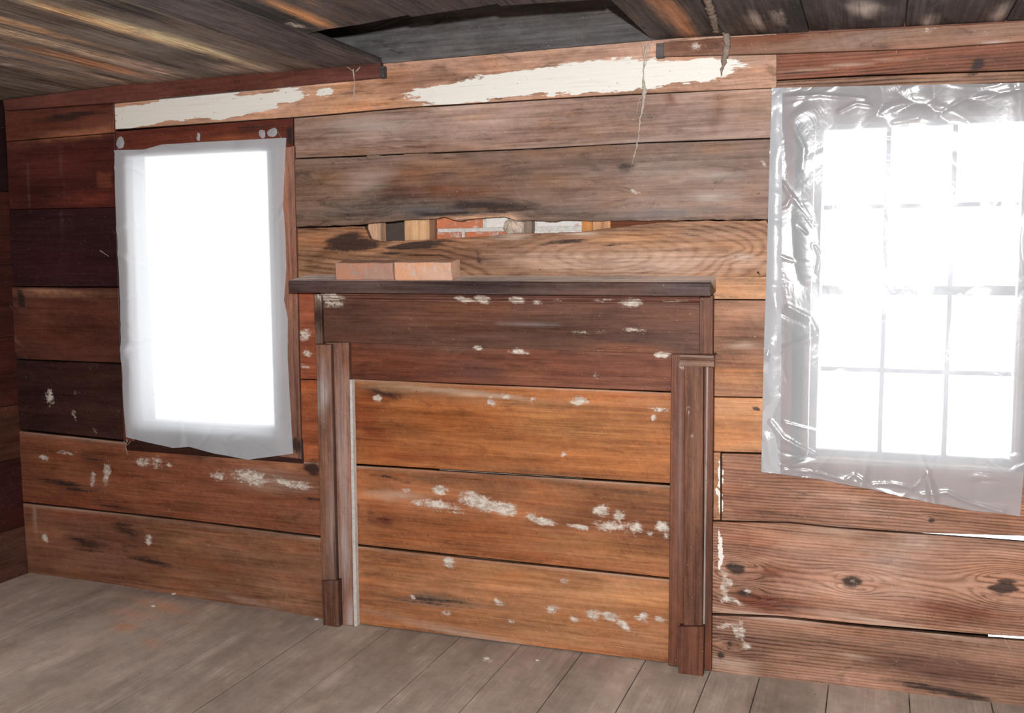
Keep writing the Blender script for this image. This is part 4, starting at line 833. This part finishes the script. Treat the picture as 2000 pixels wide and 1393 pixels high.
strand('cobweb', [(1264, 84), (1259, 110), (1256, 150), (1259, 176), (1256, 205), (1250, 235), (1247, 270), (1240, 300), (1234, 322)], [.0045, .003, .0022, .0075, .004, .003, .002, .0022, .0008], -.014, 'web', 'long pale cobweb strand hanging from the ceiling corner over the white painted board', 'cobweb', 'cobwebs on the wall', 2,
       [([(1256, 220), (1264, 228), (1276, 230), (1283, 226)], [.002, .0012, .0014, .0006]), ([(1258, 175), (1246, 205), (1243, 222), (1250, 236)], [.0018, .0012, .001, .001]), ([(1252, 84), (1258, 120)], [.0016, .001]), ([(1272, 82), (1260, 130)], [.0014, .001])])
strand('cobweb', [(690, 135), (692, 160), (691, 180), (693, 206)], [.003, .0014, .0026, .0008], -.034, 'web', 'short dusty cobweb thread hanging under the left ledger strip', 'cobweb', 'cobwebs on the wall', 4, [([(678, 130), (692, 142), (704, 130)], [.001, .0016, .001])])
strand('cobweb', [(248, 858), (246, 872), (249, 890)], [.0022, .0012, .0006], -.022, 'web', 'tiny cobweb tuft below the bottom left corner of the milky sheet', 'cobweb', 'cobwebs on the wall', 6, [([(241, 862), (249, 870), (256, 862)], [.0008, .0012, .0008])])
strand('mud_nest', [(1398, 58), (1409, 60), (1419, 66), (1421, 84), (1418, 104), (1414, 122), (1411, 134), (1408, 148)], [.010, .013, .012, .0095, .0085, .0075, .004, .001], -.045, 'nest', 'lumpy grey-brown mud and web clump hanging from the ceiling edge beside the white paint', 'insect nest', None, 8, [([(1412, 108), (1410, 120)], [.004, .003])])
q = [PZ(1372, -30, 2.285), PZ(1384, 8, 2.288), PZ(1392, 34, 2.289), P(1400, 60, -.045)]
V, F_ = [], []; rr = random.Random(3); ns = 7; dense = []
for i in range(3):
    a, c = Vector(q[i]), Vector(q[i+1]); k = max(2, int((c-a).length/.012)); dense += [a.lerp(c, j/k) for j in range(k)]
for p_ in dense:
    ra = .010*rr.uniform(.6, 1.4)
    for s in range(ns): an = 6.283*s/ns; V.append((p_.x+math.cos(an)*ra+rr.gauss(0, .002), p_.y, min(p_.z+math.sin(an)*ra*.7, zceil(p_.x)+.003)))
for i in range(len(dense)-1):
    for s in range(ns): F_.append((i*ns+s, i*ns+(s+1) % ns, (i+1)*ns+(s+1) % ns, (i+1)*ns+s))
me = bpy.data.meshes.new('mud_trail'); me.from_pydata(V, [], F_); o = recentre(link('mud_trail', me, M['nest'], None, True)); tag(o, 'rough mud trail along the ceiling boards leading to the hanging clump', 'mud trail')

# nails and chips
def nail(p, d, ln_, r_, label, mat='nail'):
    import bmesh
    bm = bmesh.new(); bmesh.ops.create_cone(bm, cap_ends=True, segments=8, radius1=r_*.5, radius2=r_, depth=ln_); hd = bmesh.ops.create_cone(bm, cap_ends=True, segments=10, radius1=r_*2.2, radius2=r_*2, depth=r_)
    for v in hd['verts']: v.co.z += ln_/2
    me = bpy.data.meshes.new('nail'); bm.to_mesh(me); bm.free(); o = link('nail', me, M[mat]); d = Vector(d).normalized()
    o.location = Vector(p)+d*(ln_/2-.004); o.rotation_euler = d.to_track_quat('Z', 'Y').to_euler(); tag(o, label, 'nail', 'nails in the wall boards'); return o
nail(P(211, 500, -.004), (-.75, -.25, .55), .045, .0016, 'bent pale nail sticking out of the dark plank left of the milky sheet', 'web')
nail(P(1499, 435, -.003), (.1, -1, .5), .02, .002, 'black nail at the plank end beside the clear sheet, level with the wall gap')
nail(P(1484, 536, -.003), (-.5, -1, .7), .018, .0018, 'bent black nail between mantel shelf and clear sheet')
nail(P(1400, 693, -.005), (-.2, -1, .4), .02, .0018, 'dark nail right beside the pilaster capital')
def chip(px, py, r_, label, col='chip'):
    c = PZ(px, py, zfloor(PZ(px, py, 0)[0])); n = 6; rd = random.Random(px*3+py)
    z = zfloor(c[0])
    low = [(c[0]+math.cos(6.28*i/n)*r_*rd.uniform(.6, 1.3), c[1]+math.sin(6.28*i/n)*r_*rd.uniform(.5, 1.2), z+.0006) for i in range(n)]
    up = [(a, b2, z+.0035+rd.uniform(0, .002)) for a, b2, _ in low]
    me = bpy.data.meshes.new('paint_chip'); me.from_pydata(low+up, [], [tuple(range(n))[::-1], tuple(range(n, 2*n))]+[(i, (i+1) % n, n+(i+1) % n, n+i) for i in range(n)])
    tag(recentre(link('paint_chip', me, M[col])), label, 'paint chip', 'paint chips on the floor')
chip(950, 1287, .010, 'larger white paint chip on the floor before the fireplace cover')
chip(1049, 1291, .006, 'smallest white chip on the floor before the fireplace cover')
chip(298, 1184, .011, 'white flake on the scuffed orange floor patch')
chip(340, 1160, .013, 'pale flake lying against the foot of the wall under the left window')
chip(618, 1210, .010, 'pale crumb on the floor just left of the left plinth block')
